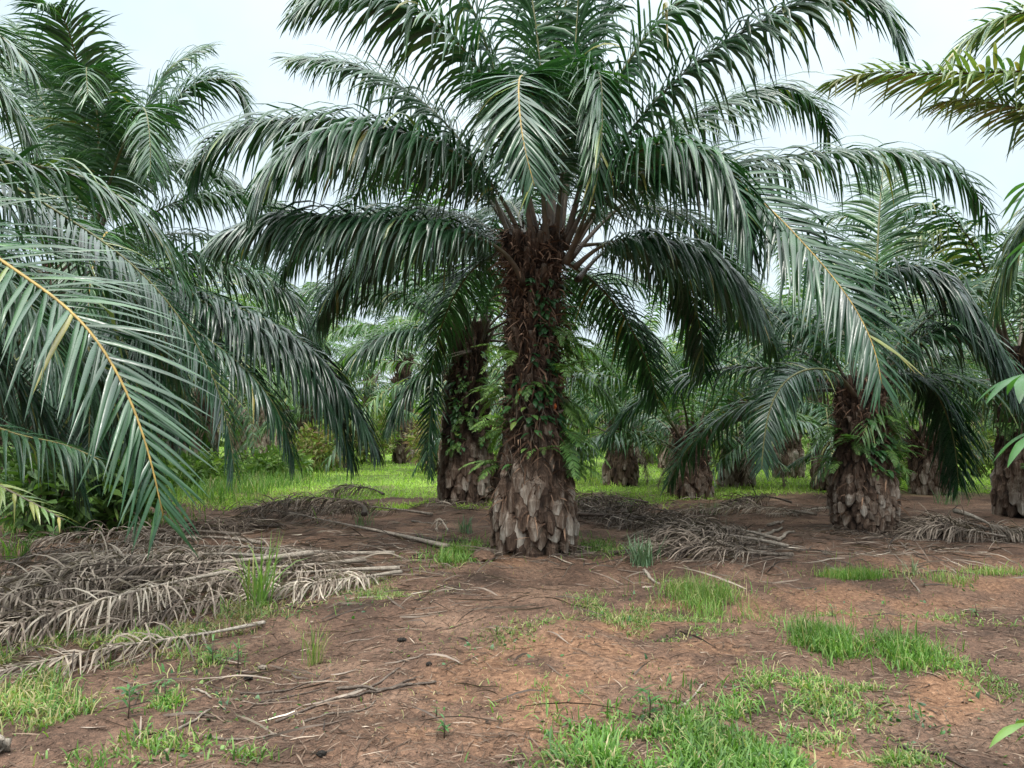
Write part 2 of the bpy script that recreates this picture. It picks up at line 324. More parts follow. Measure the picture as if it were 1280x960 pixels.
# ------------------------------------------------------------------ fronds
def frond(P, rng, n=122, Lmax=.95, W=.046, pf=.16, droop=1.7, el=(38, 5, -18), alpha=(68, 32), tint=.28, tv=.10, roll=0.0, r0=.05, r1=.006,
          S=5, kink=.14, dry=.02, st=.45, floor=.04, fold=.35, tip_tint=.0, gp=1.2, petal=1.0, stk=6, jit=.0, drop=0, tw=.35):
    C, ln = spline(P, 56)
    T = nrm(np.gradient(C, axis=0))
    h = C[-1] - C[0]; h[2] = 0
    if np.linalg.norm(h) < .25 * ln:
        h = C[len(C) // 2] - C[0]; h[2] = 0
    h = h / max(np.linalg.norm(h), 1e-6)
    s0 = np.cross(h, [0, 0, 1.0])
    sd_ = nrm(s0[None] - T * (T @ s0)[:, None]); Nn = np.cross(sd_, T)
    a = roll; sd_, Nn = sd_ * math.cos(a) + Nn * math.sin(a), Nn * math.cos(a) - sd_ * math.sin(a)
    u = np.linspace(0, 1, len(C))
    parts = []
    for sg_ in (-1, 1):
        s = np.clip(np.linspace(pf, .995, n) + rng.uniform(-.4, .4, n) / n, pf, 1); q = (s - pf) / (1 - pf)
        ip = lambda A: np.stack([np.interp(s, u, A[:, k]) for k in range(3)], 1)
        c, tt, ss, nn = ip(C), nrm(ip(T)), nrm(ip(sd_)), nrm(ip(Nn))
        al = np.radians(np.interp(q, [0, 1], alpha) + rng.uniform(-9, 9, n))
        e = np.radians(np.array(el)[np.arange(n) % len(el)] * (1 - .55 * q) + rng.uniform(-9, 9, n))
        d0 = np.cos(al)[:, None] * tt + np.sin(al)[:, None] * (np.cos(e)[:, None] * sg_ * ss + np.sin(e)[:, None] * nn)
        if jit: d0 = nrm(d0 + rng.normal(0, jit, (n, 3)))
        Ln = Lmax * np.where(rng.rand(n) < drop, .25, 1) * np.interp(q, [0, .06, .16, .4, .65, .88, 1], [.18, .5, .82, 1, .93, .62, .36]) * rng.uniform(.84, 1.08, n)
        Wd = W * np.interp(q, [0, .15, .6, 1], [.5, .9, 1, .6]) * rng.uniform(.8, 1.15, n)
        G = droop * rng.uniform(.55, 1.4, n) * np.interp(q, [0, .5, 1], [1.1, 1, .55])
        kk = np.where(rng.rand(n) < kink, rng.uniform(.25, .75, n), 9.0)
        ti = np.clip(tint + rng.normal(0, tv, n), 0, max(.62, tint + .12))
        ti = np.where(rng.rand(n) < dry, rng.uniform(.68, .9, n), ti)
        parts.append(ribbons(c, d0, Ln, Wd, G, tt + .15 * nn, S=S, fold=fold, twist=rng.normal(0, tw, n), kink=kk, gp=gp, floor=floor, tint=ti, tip_tint=tip_tint))
    lf = merge(parts)
    rad = np.interp(u, [0, .04, pf, .5, 1], [r0 * 1.5 * petal, r0 * 1.05, r0 * .62, r0 * .36, r1])
    st = float(np.interp(st, [.3, .45, .62, .7, .85, .95], [.52, .64, .92, .95, .28, .2]))
    tn = np.interp(u, [0, .05, pf * .55, pf * .95, min(pf + .25, .9), 1], [.05, .16, .26, .42, st, st])
    stl = tube(C, rad, stk, tint=tn, flat=.7)
    return lf, stl
def add_frond(parent, P, rng, off=(0, 0, 0), mat=None, smat=None, label=None, **kw):
    P = [np.asarray(p, float) - np.asarray(off) for p in P]
    lf, stl = frond(P, rng, **kw)
    o = mk('frond', lf[0], lf[1], mat or M_leaf, parent, lf[2])
    mk('stalk', stl[0], stl[1], smat or M_stalk, o, stl[2])
    if label: o['label'] = label
    return o
def arc(base, az, e0, bend, ln, n=7, pw=1.25, az_bend=0):
    u = np.linspace(0, 1, 40); e = np.radians(e0 - bend * u ** pw); az_ = np.radians(az + az_bend * u)
    d = np.stack([np.cos(e) * np.cos(az_), np.cos(e) * np.sin(az_), np.sin(e)], 1) * ln / 39
    P = np.asarray(base) + np.concatenate([[[0, 0, 0]], np.cumsum(d[:-1], 0)])
    return P[np.linspace(0, 39, n).astype(int)]

# ------------------------------------------------------------------ trunks
def trunk_arrays(H, prof, rng, size=.25, split=.45, depth=.085, fibres=500):
    zz = np.linspace(-.25, H, 34); aa = np.linspace(0, 2 * math.pi, 28, endpoint=False)
    Rr = prof(zz)[:, None] * (1 + .05 * rng.uniform(-1, 1, (34, 28))) - .02
    V = np.stack([Rr * np.cos(aa), Rr * np.sin(aa), np.repeat(zz[:, None], 28, 1)], -1).reshape(-1, 3)
    i = np.arange(33)[:, None]; j = np.arange(28)[None]; j2 = (j + 1) % 28
    Fq = np.stack([i * 28 + j, i * 28 + j2, (i + 1) * 28 + j2, (i + 1) * 28 + j], -1).reshape(-1, 4)
    parts = [(V, Fq, np.full(len(V), .02))]
    b1 = np.array([0, .03, .16, .4, .7, 1.0]); o1 = np.array([-.30, .38, .95, 1.0, .50, -.25]); h1 = np.array([.05, .24, .72, 1, .76, .26])
    b2 = np.array([0, .2, .5, .8, 1.0, .95]); o2 = np.array([-.2, .12, .42, .8, 1.05, -.1]); h2 = np.array([1, .9, .72, .6, .52, .42])
    A = np.array([-1, -.55, 0, .55, 1.0]); edge = np.array([.0, .66, 1, .66, .0])
    z = .02; k = 0
    while z < H - .12:
        ang = k * 2.399963 + rng.uniform(-.12, .12); Rk = float(prof(np.array([z]))[0]); fz = z / H
        low = fz < split + rng.uniform(-.08, .08)
        wk = size * rng.uniform(.85, 1.18) * (1 if low else .78); hk = wk * (rng.uniform(1.25, 1.75) if low else rng.uniform(1.2, 2.0))
        dk = depth * rng.uniform(.7, 1.45) * (1 if low else 1.1)
        b, o, hw = (b1, o1, h1) if low else (b2, o2, h2)
        hw = hw * rng.uniform(.84, 1.12, 6); sk = rng.uniform(-.22, .22)
        ra = Rk + dk * (o[:, None] * edge[None]) + rng.uniform(-.017, .017, (6, 5))
        th = ang + (A[None] * hw[:, None] * wk * .5 + sk * wk * b[:, None]) / max(Rk, .1)
        zk = z + (b[:, None] - .35) * hk + rng.uniform(-.016, .016, (6, 5)) - (.20 * hk * (1 - A[None] ** 2) * (b[:, None] < .2) if low else -.08 * hk * (1 - A[None] ** 2) * (b[:, None] > .6))
        Vb = np.stack([ra * np.cos(th), ra * np.sin(th), zk], -1).reshape(-1, 3)
        ii = np.arange(5)[:, None]; jj = np.arange(4)[None]; q = ii * 5 + jj
        Fb = np.stack([q, q + 1, q + 6, q + 5], -1).reshape(-1, 4)
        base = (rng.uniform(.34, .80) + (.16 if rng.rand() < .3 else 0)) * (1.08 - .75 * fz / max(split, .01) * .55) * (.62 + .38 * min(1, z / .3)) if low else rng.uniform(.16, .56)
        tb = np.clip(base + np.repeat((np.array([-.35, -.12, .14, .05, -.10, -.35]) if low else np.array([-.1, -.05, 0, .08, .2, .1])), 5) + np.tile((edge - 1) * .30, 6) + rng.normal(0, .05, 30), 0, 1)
        parts.append((Vb, Fb, tb)); k += 1
        area = size * size * (.50 if low else .40)
        z += area / (2 * math.pi * Rk) * .92
    fib = None
    if fibres:
        n = fibres; z = H * (.04 + .98 * rng.rand(n) ** .62); an = rng.uniform(0, 6.283, n); Rk = prof(z)
        Rk = Rk + .05 * rng.rand(n); P0 = np.stack([Rk * np.cos(an), Rk * np.sin(an), z], 1); out = np.stack([np.cos(an), np.sin(an), np.zeros(n)], 1)
        tn = np.stack([-np.sin(an), np.cos(an), np.zeros(n)], 1)
        D = nrm(out * rng.uniform(.2, 1, n)[:, None] + tn * rng.normal(0, .6, n)[:, None] + np.array([0, 0, 1]) * rng.normal(.1, .7, n)[:, None])
        fib = ribbons(P0, D, rng.uniform(.08, .34, n), rng.uniform(.008, .028, n), rng.uniform(.3, 2.2, n), tn, S=4, twist=rng.normal(0, 1, n), tint=rng.rand(n))
    return merge(parts), fib
def palm_root(name, label, px, py, d, group='oil palms of the plantation'):
    p = at(px, py, d); p[2] = float(gh(np.array(p[0]), np.array(p[1]))) - .02
    return thing(name, label, 'palm tree', p, 0, group), p
def add_trunk(root, H, prof, rng, **kw):
    tr, fb = trunk_arrays(H, prof, rng, **kw)
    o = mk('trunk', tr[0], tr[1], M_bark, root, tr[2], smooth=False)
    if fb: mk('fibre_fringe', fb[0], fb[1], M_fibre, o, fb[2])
    return o

# ================================================================== the palm in the middle
rng = np.random.RandomState(3)
root, p0 = palm_root('oil_palm', 'tall central oil palm with scaly pale trunk base, ferns and broad dark crown', 667, 690, 9.5)
D0 = 9.5
prof = lambda z: np.interp(z, [-.3, .1, .35, .75, 1.2, 2.0, 2.8, 3.3, 3.8, 4.1], [.33, .42, .46, .42, .34, .255, .25, .28, .33, .22])
add_trunk(root, 3.9, prof, rng, size=.232, split=.36, depth=.085, fibres=2800)
def PT(l): return [at(*q) for q in l]
MAIN = [
  # (pixel, pixel, distance) along the stalk, roll, options
  ([(655, 305, 9.3), (610, 225, 9.1), (545, 178, 8.9), (460, 160, 8.6), (395, 172, 8.3), (345, 205, 8.1), (322, 245, 8.0)], dict(droop=2.6, tint=.22, st=.6, n=170, Lmax=1.22)),
  ([(658, 320, 9.6), (600, 230, 9.9), (500, 170, 10.1), (400, 148, 10.2), (310, 158, 10.1), (262, 185, 9.8), (238, 225, 9.6)], dict(droop=2.4, tint=.26, st=.62, n=160, Lmax=1.2)),
  ([(655, 355, 9.2), (632, 318, 9.0), (590, 294, 8.9), (510, 277, 8.8), (400, 270, 8.7), (320, 276, 8.6), (272, 300, 8.5)], dict(droop=3.2, tint=.18, st=.4, pf=.17, n=165, Lmax=1.12)),
  ([(660, 340, 9.8), (620, 300, 10.2), (550, 290, 10.6), (480, 312, 10.9), (425, 355, 11.1), (398, 400, 11.2)], dict(droop=2.6, tint=.2, n=160, Lmax=1.15)),
  ([(655, 335, 9.9), (610, 285, 10.6), (540, 262, 11.3), (460, 268, 11.9), (390, 300, 12.2), (350, 345, 12.3)], dict(droop=2.4, tint=.26, n=150)),
  ([(672, 300, 9.4), (650, 200, 9.3), (615, 80, 9.2), (570, -20, 9.0), (500, -65, 8.8), (430, -50, 8.6), (375, -5, 8.5)], dict(droop=2.2, tint=.33, roll=.2)),
  ([(668, 305, 9.2), (645, 200, 9.0), (606, 100, 8.8), (556, 38, 8.5), (495, 2, 8.3), (425, -12, 8.1), (372, 12, 8.0)], dict(droop=2.2, tint=.34, roll=.15)),
  ([(708, 300, 9.3), (745, 170, 9.1), (790, 70, 8.9), (850, 2, 8.7), (920, -40, 8.5), (1000, -50, 8.4), (1060, -20, 8.3)], dict(droop=2.0, tint=.33, roll=-.15)),
  ([(690, 300, 9.5), (680, 150, 9.7), (668, 20, 9.9), (640, -80, 10.2), (600, -120, 10.6)], dict(droop=1.5, tint=.36, pf=.2)),
  ([(696, 300, 9.4), (712, 150, 9.5), (722, 20, 9.6), (740, -90, 9.8), (770, -140, 10.0)], dict(droop=1.5, tint=.36, pf=.2)),
  ([(690, 300, 9.7), (694, 150, 10.2), (697, 0, 10.8), (698, -130, 11.6), (690, -210, 12.6)], dict(droop=1.4, tint=.36, el=(20, 5, -5), pf=.2)),
  ([(700, 300, 9.6), (716, 180, 9.8), (738, 70, 10.0), (762, 0, 10.2), (800, -80, 10.3), (860, -110, 10.4)], dict(droop=1.5, tint=.33, el=(25, 5, -5), roll=.3)),
  ([(684, 310, 9.2), (676, 200, 8.9), (666, 115, 8.5), (652, 95, 8.0), (649, 130, 7.6), (656, 185, 7.4), (668, 232, 7.35)], dict(droop=.8, tint=.22, el=(16, 4, -6), Lmax=.98, st=.62, alpha=(66, 30))),
  ([(694, 305, 9.3), (705, 190, 9.0), (722, 110, 8.7), (742, 88, 8.4), (752, 130, 8.1), (750, 195, 7.9), (742, 245, 7.9)], dict(droop=2.4, tint=.34, Lmax=.9, roll=.5)),
  ([(706, 310, 9.3), (760, 205, 9.1), (830, 115, 8.9), (910, 50, 8.7), (990, 8, 8.5), (1060, -12, 8.3), (1105, 12, 8.1), (1128, 62, 8.0)], dict(droop=1.9, tint=.22, st=.3, roll=-.2)),
  ([(712, 320, 9.7), (780, 220, 10.0), (850, 155, 10.3), (920, 122, 10.5), (985, 112, 10.6), (1020, 132, 10.7), (1038, 170, 10.7)], dict(droop=2.0, tint=.3)),
  ([(708, 330, 9.1), (745, 245, 8.7), (790, 195, 8.3), (840, 178, 7.9), (890, 195, 7.6), (925, 245, 7.4), (940, 310, 7.3)], dict(droop=2.3, tint=.24, st=.45)),
  ([(722, 350, 9.8), (770, 308, 10.4), (820, 315, 10.9), (858, 358, 11.3), (875, 410, 11.5), (880, 465, 11.6)], dict(droop=1.6, tint=.2)),
  ([(718, 335, 9.2), (752, 308, 9.1), (810, 298, 9.0), (870, 312, 8.9), (920, 350, 8.8), (950, 400, 8.7)], dict(droop=2.4, tint=.2)),
  ([(712, 325, 9.5), (780, 255, 9.8), (850, 220, 10.0), (930, 203, 10.1), (1040, 190, 10.2), (1140, 192, 10.2), (1205, 222, 10.2), (1238, 280, 10.2)], dict(droop=2.9, tint=.28, n=112, st=.35)),
  ([(706, 330, 9.2), (770, 235, 8.7), (850, 205, 8.2), (930, 235, 7.8), (1005, 305, 7.4), (1060, 372, 7.1), (1095, 445, 6.9), (1102, 480, 6.85)], dict(droop=.75, tint=.2, st=.62, el=(20, 4, -6), alpha=(68, 30), Lmax=1.0, roll=-.75)),
]
for pts, kw in MAIN:
    kw = dict(dict(r0=.041, tip_tint=.10, n=134, Lmax=1.04, W=.050), **kw)
    add_frond(root, PT(pts), rng, off=p0, **kw)
top = p0 + np.array([0, 0, 3.75])
for az, e0, bend, ln in [(60, 62, 95, 5.2), (100, 48, 95, 5.0), (135, 60, 100, 5.0), (35, 40, 95, 4.6), (80, 25, 85, 4.4),
                         (115, 15, 80, 4.2), (20, 15, 80, 4.0), (95, 80, 60, 4.8), (165, 72, 70, 4.6), (50, -5, 65, 3.6)]:
    add_frond(root, arc(top + .25 * np.array([math.cos(R(az)), math.sin(R(az)), 0]), az, e0, bend, ln), rng, off=p0, tint=.3)
# cut stubs in the crown
for k in range(6):
    a = rng.uniform(.2, 6.0) + .0; b = p0 + np.array([.27 * math.cos(a), .27 * math.sin(a), rng.uniform(3.2, 3.7)])
    v, f, tt = tube(arc(b, math.degrees(a), rng.uniform(62, 80), 10, rng.uniform(.25, .5), 6) - p0, np.linspace(.058, .036, 6), 8, np.linspace(.05, .2, 6), flat=.6)
    mk('cut_stub', v, f, M_stalk, root, tt)

# ================================================================== a stock of whole fronds for the palms behind
LIB = {}
def lib(e, v, far=False):
    key = (e, v, far)
    if key not in LIB:
        r = np.random.RandomState(100 + int(e) * 3 + v * 17)
        ln = 4.7 + .5 * r.rand()
        P = arc((.22, 0, 0), 0, e, r.uniform(75, 110) * (1 if e > 20 else .75), ln, az_bend=r.uniform(-22, 22))
        kw = dict(n=70, W=.055, S=4, fold=.3) if not far else dict(n=42, W=.085, S=3, fold=0, stk=4)
        lf, stl = frond(P, r, droop=r.uniform(1.5, 2.6), tint=r.uniform(.2, .5), tv=.13, dry=.07, floor=-9, Lmax=.85, **kw)
        LIB[key] = (mk('frond', lf[0], lf[1], M_leaf_far if far or v == 2 else M_leaf, None, lf[2], link=False),
                    mk('stalk', stl[0], stl[1], M_stalk, None, stl[2], link=False))
    return LIB[key]
TRK = {}
def lib_trunk(v, H, far=False):
    key = (v, H, far)
    if key not in TRK:
        r = np.random.RandomState(500 + v)
        pf_ = lambda z: np.interp(z, [-.3, .15, .5, 1.0, H * .75, H * .93, H + .2], [.34, .40, .39, .32, .29, .37, .24])
        tr, fb = trunk_arrays(H, pf_, r, size=.25 if not far else .34, split=.5, depth=.09, fibres=500 if not far else 0)
        TRK[key] = (mk('trunk', tr[0], tr[1], M_bark, None, tr[2], smooth=False, link=False), fb and mk('fibre_fringe', fb[0], fb[1], M_fibre, None, fb[2], link=False))
    return TRK[key]
def stock_palm(root, H, rng, nf, far=False, lo=-15, sc=1.0, tv=0):
    tm, fm = lib_trunk(tv, H, far)
    to = link_mesh('trunk', tm, root)
    if fm: link_mesh('fibre_fringe', fm, to)
    els = [80, 68, 55, 42, 30, 15, 0, -15]
    els = [e for e in els if e >= lo]
    for k in range(nf):
        e = els[int((k / nf) * len(els))]
        fmesh, smesh = lib(e, rng.randint(3), far)
        o = link_mesh('frond', fmesh, root); s = sc * rng.uniform(.82, 1.08)
        o.location = (0, 0, H - .15 - .45 * (k / nf)); o.rotation_euler = (rng.normal(0, .06), rng.normal(0, .08), k * 2.39996 + rng.uniform(-.3, .3)); o.scale = (s,) * 3
        st = link_mesh('stalk', smesh, o)
    if ('dead',) not in LIB:
        r = np.random.RandomState(77); lf, stl = frond(arc((.25, 0, 0), 0, -5, 78, 3.2, pw=.6), r, n=60, droop=1.6, Lmax=.7, W=.04, S=4, fold=0, tint=.55, tv=.2, dry=0, floor=-9, jit=.3, tw=1, kink=.3)
        LIB[('dead',)] = (mk('frond', lf[0], lf[1], M_dead, None, np.clip(lf[2] + .1, 0, .9), link=False), mk('stalk', stl[0], stl[1], M_dead, None, np.full(len(stl[2]), .5), link=False))
    for k in range(rng.randint(0, 4)):
        o = link_mesh('frond', LIB[('dead',)][0], root); o.location = (0, 0, H - .55); s = rng.uniform(.5, .8) * min(1, H / 2.6); o.scale = (s,) * 3
        o.rotation_euler = (rng.normal(0, .1), rng.normal(0, .1), rng.uniform(0, 6.28)); o['label'] = 'dead brown frond hanging under the crown'
        link_mesh('stalk', LIB[('dead',)][1], o)
    return root

# ================================================================== palm behind left of the trunk
rng = np.random.RandomState(8)
root, q0 = palm_root('oil_palm', 'oil palm behind and left of the central one, trunk wrapped in small ferns', 583, 628, 15.8)
prof2 = lambda z: np.interp(z, [-.3, .2, .6, 1.1, 2.2, 3.0, 3.6, 3.9], [.42, .50, .50, .42, .34, .33, .38, .25])
add_trunk(root, 3.6, prof2, rng, size=.26, split=.42, depth=.09, fibres=800)
for pts, kw in [
  ([(588, 425, 15.6), (560, 412, 15.4), (520, 410, 15.2), (478, 422, 15), (448, 442, 14.9), (430, 470, 14.8)], dict(droop=2.2)),
  ([(588, 440, 15.4), (560, 448, 15.2), (525, 468, 15.0), (500, 500, 14.9), (484, 535, 14.8)], dict(droop=2.2)),
  ([(583, 440, 15.4), (555, 448, 15.3), (541, 490, 15.2), (536, 545, 15.1), (538, 595, 15.1)], dict(droop=1.0, tint=.3, roll=.3, Lmax=.6)),
  ([(590, 430, 15.8), (540, 380, 15.8), (480, 365, 15.7), (430, 380, 15.6), (395, 410, 15.5)], dict(droop=2.1, tint=.5)),
  ([(592, 425, 15.5), (580, 370, 15.2), (570, 345, 14.8), (566, 360, 14.3), (568, 395, 14.1)], dict(droop=1.2, tint=.55)),
  ([(597, 425, 15.6), (610, 380, 15.4), (632, 350, 15), (655, 355, 14.6), (672, 390, 14.4)], dict(droop=1.6, tint=.4))]:
    add_frond(root, PT(pts), rng, off=q0, n=80, W=.05, **kw)
tp = q0 + np.array([0, 0, 3.3])
for az, e0, bend, ln in [(60, 60, 90, 4.8), (120, 55, 90, 4.8), (180, 45, 100, 5), (200, 60, 90, 4.8), (0, 50, 95, 4.8), (340, 30, 90, 4.6), (90, 35, 90, 4.6), (30, 20, 80, 4.4),
                         (150, 20, 85, 4.6), (250, 75, 70, 4.4), (300, 70, 80, 4.4), (20, 75, 70, 4.6), (165, 72, 75, 4.6), (10, 0, 70, 4)]:
    add_frond(root, arc(tp + .2 * np.array([math.cos(R(az)), math.sin(R(az)), 0]), az, e0, bend, ln), rng, off=q0, tint=.35, n=70, W=.055, mat=M_leaf_far if az % 20 else M_leaf)
for k in range(9):
    a = rng.uniform(3, 6.4); b = np.array([.34 * math.cos(a), .34 * math.sin(a), rng.uniform(3.0, 3.4)])
    v, f, tt = tube(arc(b, math.degrees(a), rng.uniform(60, 82), 8, rng.uniform(.35, .7), 6), np.linspace(.07, .05, 6), 8, np.linspace(.05, .25, 6), flat=.6)
    mk('cut_stub', v, f, M_stalk, root, tt)

# ================================================================== palm to the right
rng = np.random.RandomState(21)
root, r0_ = palm_root('oil_palm', 'squat oil palm right of the central one with pineapple-like trunk and fern collar', 1080, 664, 11.4)
prof3 = lambda z: np.interp(z, [-.3, .1, .45, .8, 1.2, 1.8, 2.2, 2.5], [.31, .38, .43, .38, .31, .29, .34, .24])
add_trunk(root, 2.25, prof3, rng, size=.17, split=.5, depth=.065, fibres=700)
for pts, kw in [
  ([(1072, 500, 11.2), (1045, 468, 10.9), (1010, 462, 10.6), (975, 485, 10.3), (958, 530, 10.1), (952, 585, 10.0)], dict(droop=1.0, tint=.14, el=(12, 0, -8), Lmax=.62, W=.036, roll=.7)),
  ([(1092, 495, 11.4), (1120, 468, 11.5), (1150, 470, 11.6), (1178, 505, 11.7), (1193, 555, 11.7), (1198, 605, 11.7)], dict(droop=1.5, tint=.15)),
  ([(1080, 495, 11.3), (1085, 400, 11.2), (1110, 338, 11.0), (1155, 335, 10.8), (1205, 375, 10.6), (1245, 435, 10.4), (1265, 490, 10.3)], dict(droop=2.3, tint=.06, n=150, Lmax=1.08, W=.056)),
  ([(1088, 490, 11.6), (1094, 380, 11.9), (1098, 290, 12.2), (1103, 220, 12.7), (1108, 190, 13.4)], dict(droop=.9, tint=.42, el=(15, 5, 0))),
  ([(1070, 500, 11.5), (1020, 420, 11.7), (960, 385, 12.0), (905, 400, 12.2), (870, 450, 12.3)], dict(droop=2.2, tint=.25)),
  ([(1090, 500, 11.2), (1140, 430, 11.0), (1190, 410, 10.8), (1240, 440, 10.6), (1275, 500, 10.5)], dict(droop=2.1, tint=.22)),
  ([(1085, 498, 11.6), (1130, 420, 12.0), (1200, 360, 12.4), (1270, 350, 12.8), (1330, 390, 13.0)], dict(droop=2.0, tint=.3)),
  ([(1075, 498, 11.6), (1050, 390, 12.0), (1000, 300, 12.4), (940, 270, 12.8), (880, 300, 13.0)], dict(droop=2.0, tint=.3))]:
    add_frond(root, PT(pts), rng, off=r0_, **kw)
tp = r0_ + np.array([0, 0, 2.05])
for az, e0, bend, ln in [(80, 60, 95, 4.6), (120, 45, 95, 4.6), (40, 35, 95, 4.6), (150, 25, 85, 4.4), (20, 20, 85, 4.4), (95, 25, 85, 4.4), (60, 5, 70, 4), (130, 5, 70, 4), (350, 62, 95, 4.5)]:
    add_frond(root, arc(tp + .2 * np.array([math.cos(R(az)), math.sin(R(az)), 0]), az, e0, bend, ln), rng, off=r0_, tint=.3, n=80)

# ================================================================== left: the near palm outside the frame and the one behind it
rng = np.random.RandomState(33)
NB = np.array([-6.6, 6.4, 0.0]); root = thing('oil_palm', 'nearest oil palm at the left edge reaching in with big close fronds', 'palm tree', NB, 0, 'oil palms of the plantation')
prof4 = lambda z: np.interp(z, [-.3, .2, .6, 1.2, 2.6, 3.4, 3.8], [.44, .52, .5, .42, .38, .45, .3])
add_trunk(root, 3.5, prof4, rng, size=.25, split=.45, depth=.09, fibres=300)
nb = tuple(NB + np.array([.2, 0, 3.3]))
def NP(l): return [np.array(nb)] + PT(l)
for pts, kw in [
  ([(-220, 215, 5.8), (-90, 265, 5.4), (30, 345, 5.1), (110, 412, 4.9), (158, 490, 4.8), (188, 575, 4.72), (204, 645, 4.7)], dict(droop=.5, tint=.29, st=.66, Lmax=.93, W=.041, el=(26, 8, -8), alpha=(74, 28), n=94, S=6, roll=-.6)),
  ([(-250, 290, 6.1), (-130, 420, 5.9), (-40, 515, 5.8), (30, 545, 5.7), (80, 556, 5.6), (125, 575, 5.55)], dict(droop=2.6, tint=.36, st=.5, n=84, S=6, Lmax=.78)),
  ([(-250, 130, 6.3), (-130, 165, 6.4), (-20, 198, 6.5), (70, 212, 6.6), (140, 240, 6.7), (195, 290, 6.8), (230, 350, 6.9)], dict(droop=1.3, tint=.34, st=.45, S=6, n=100, alpha=(64, 30), Lmax=.9, W=.036)),
  ([(-200, 180, 6.6), (-60, 200, 7.0), (80, 270, 7.3), (180, 345, 7.4), (245, 430, 7.5), (282, 520, 7.5), (293, 590, 7.5)], dict(droop=.9, tint=.12, st=.45, el=(12, 0, -8), dry=.05, roll=-.5, Lmax=.75, W=.036)),
  ([(-260, 80, 6.3), (-160, 30, 6.2), (-70, 20, 6.1), (0, 45, 6.0), (40, 85, 6.0)], dict(droop=1.2, tint=.35)),
  ([(-260, 100, 6.8), (-130, 60, 7.2), (-40, 80, 7.4), (20, 140, 7.5), (50, 200, 7.5)], dict(droop=1.6, tint=.4)),
  ([(-270, 270, 5.9), (-180, 420, 5.6), (-80, 540, 5.3), (-20, 595, 5.1), (40, 628, 5.0), (80, 650, 4.95)], dict(droop=1.1, tint=.7, st=.85, dry=.4, Lmax=.42, n=60, label='ragged low frond with stubby browning leaflets')),
  ([(-240, 260, 6.8), (-110, 350, 7.4), (0, 450, 7.8), (70, 540, 8.0), (105, 620, 8.1)], dict(droop=1.4, tint=.08)),
  ([(-240, 250, 6.8), (-90, 320, 7.6), (50, 400, 8.2), (140, 490, 8.5), (180, 590, 8.6)], dict(droop=1.4, tint=.06)),
  ([(-250, 290, 6.4), (-150, 420, 6.8), (-60, 530, 7.0), (-10, 610, 7.0)], dict(droop=1.4, tint=.25)),
  ([(-240, 190, 7.0), (-60, 220, 8.0), (100, 310, 8.8), (200, 420, 9.2), (240, 520, 9.3)], dict(droop=1.6, tint=.15)),
  ([(-250, 200, 6.4), (-120, 250, 6.4), (-20, 320, 6.4), (50, 400, 6.4), (90, 480, 6.4)], dict(droop=1.6, tint=.3)),
  ([(-230, 200, 6.9), (-80, 260, 7.4), (20, 340, 7.7), (90, 430, 7.9), (120, 510, 8.0)], dict(droop=1.9, tint=.25)),
  ([(-250, 230, 6.8), (-120, 330, 7.1), (-30, 430, 7.3), (20, 520, 7.4)], dict(droop=1.9, tint=.3))]:
    kw = dict(dict(W=.038, Lmax=.88), **kw)
    add_frond(root, NP(pts), rng, off=NB, **kw)

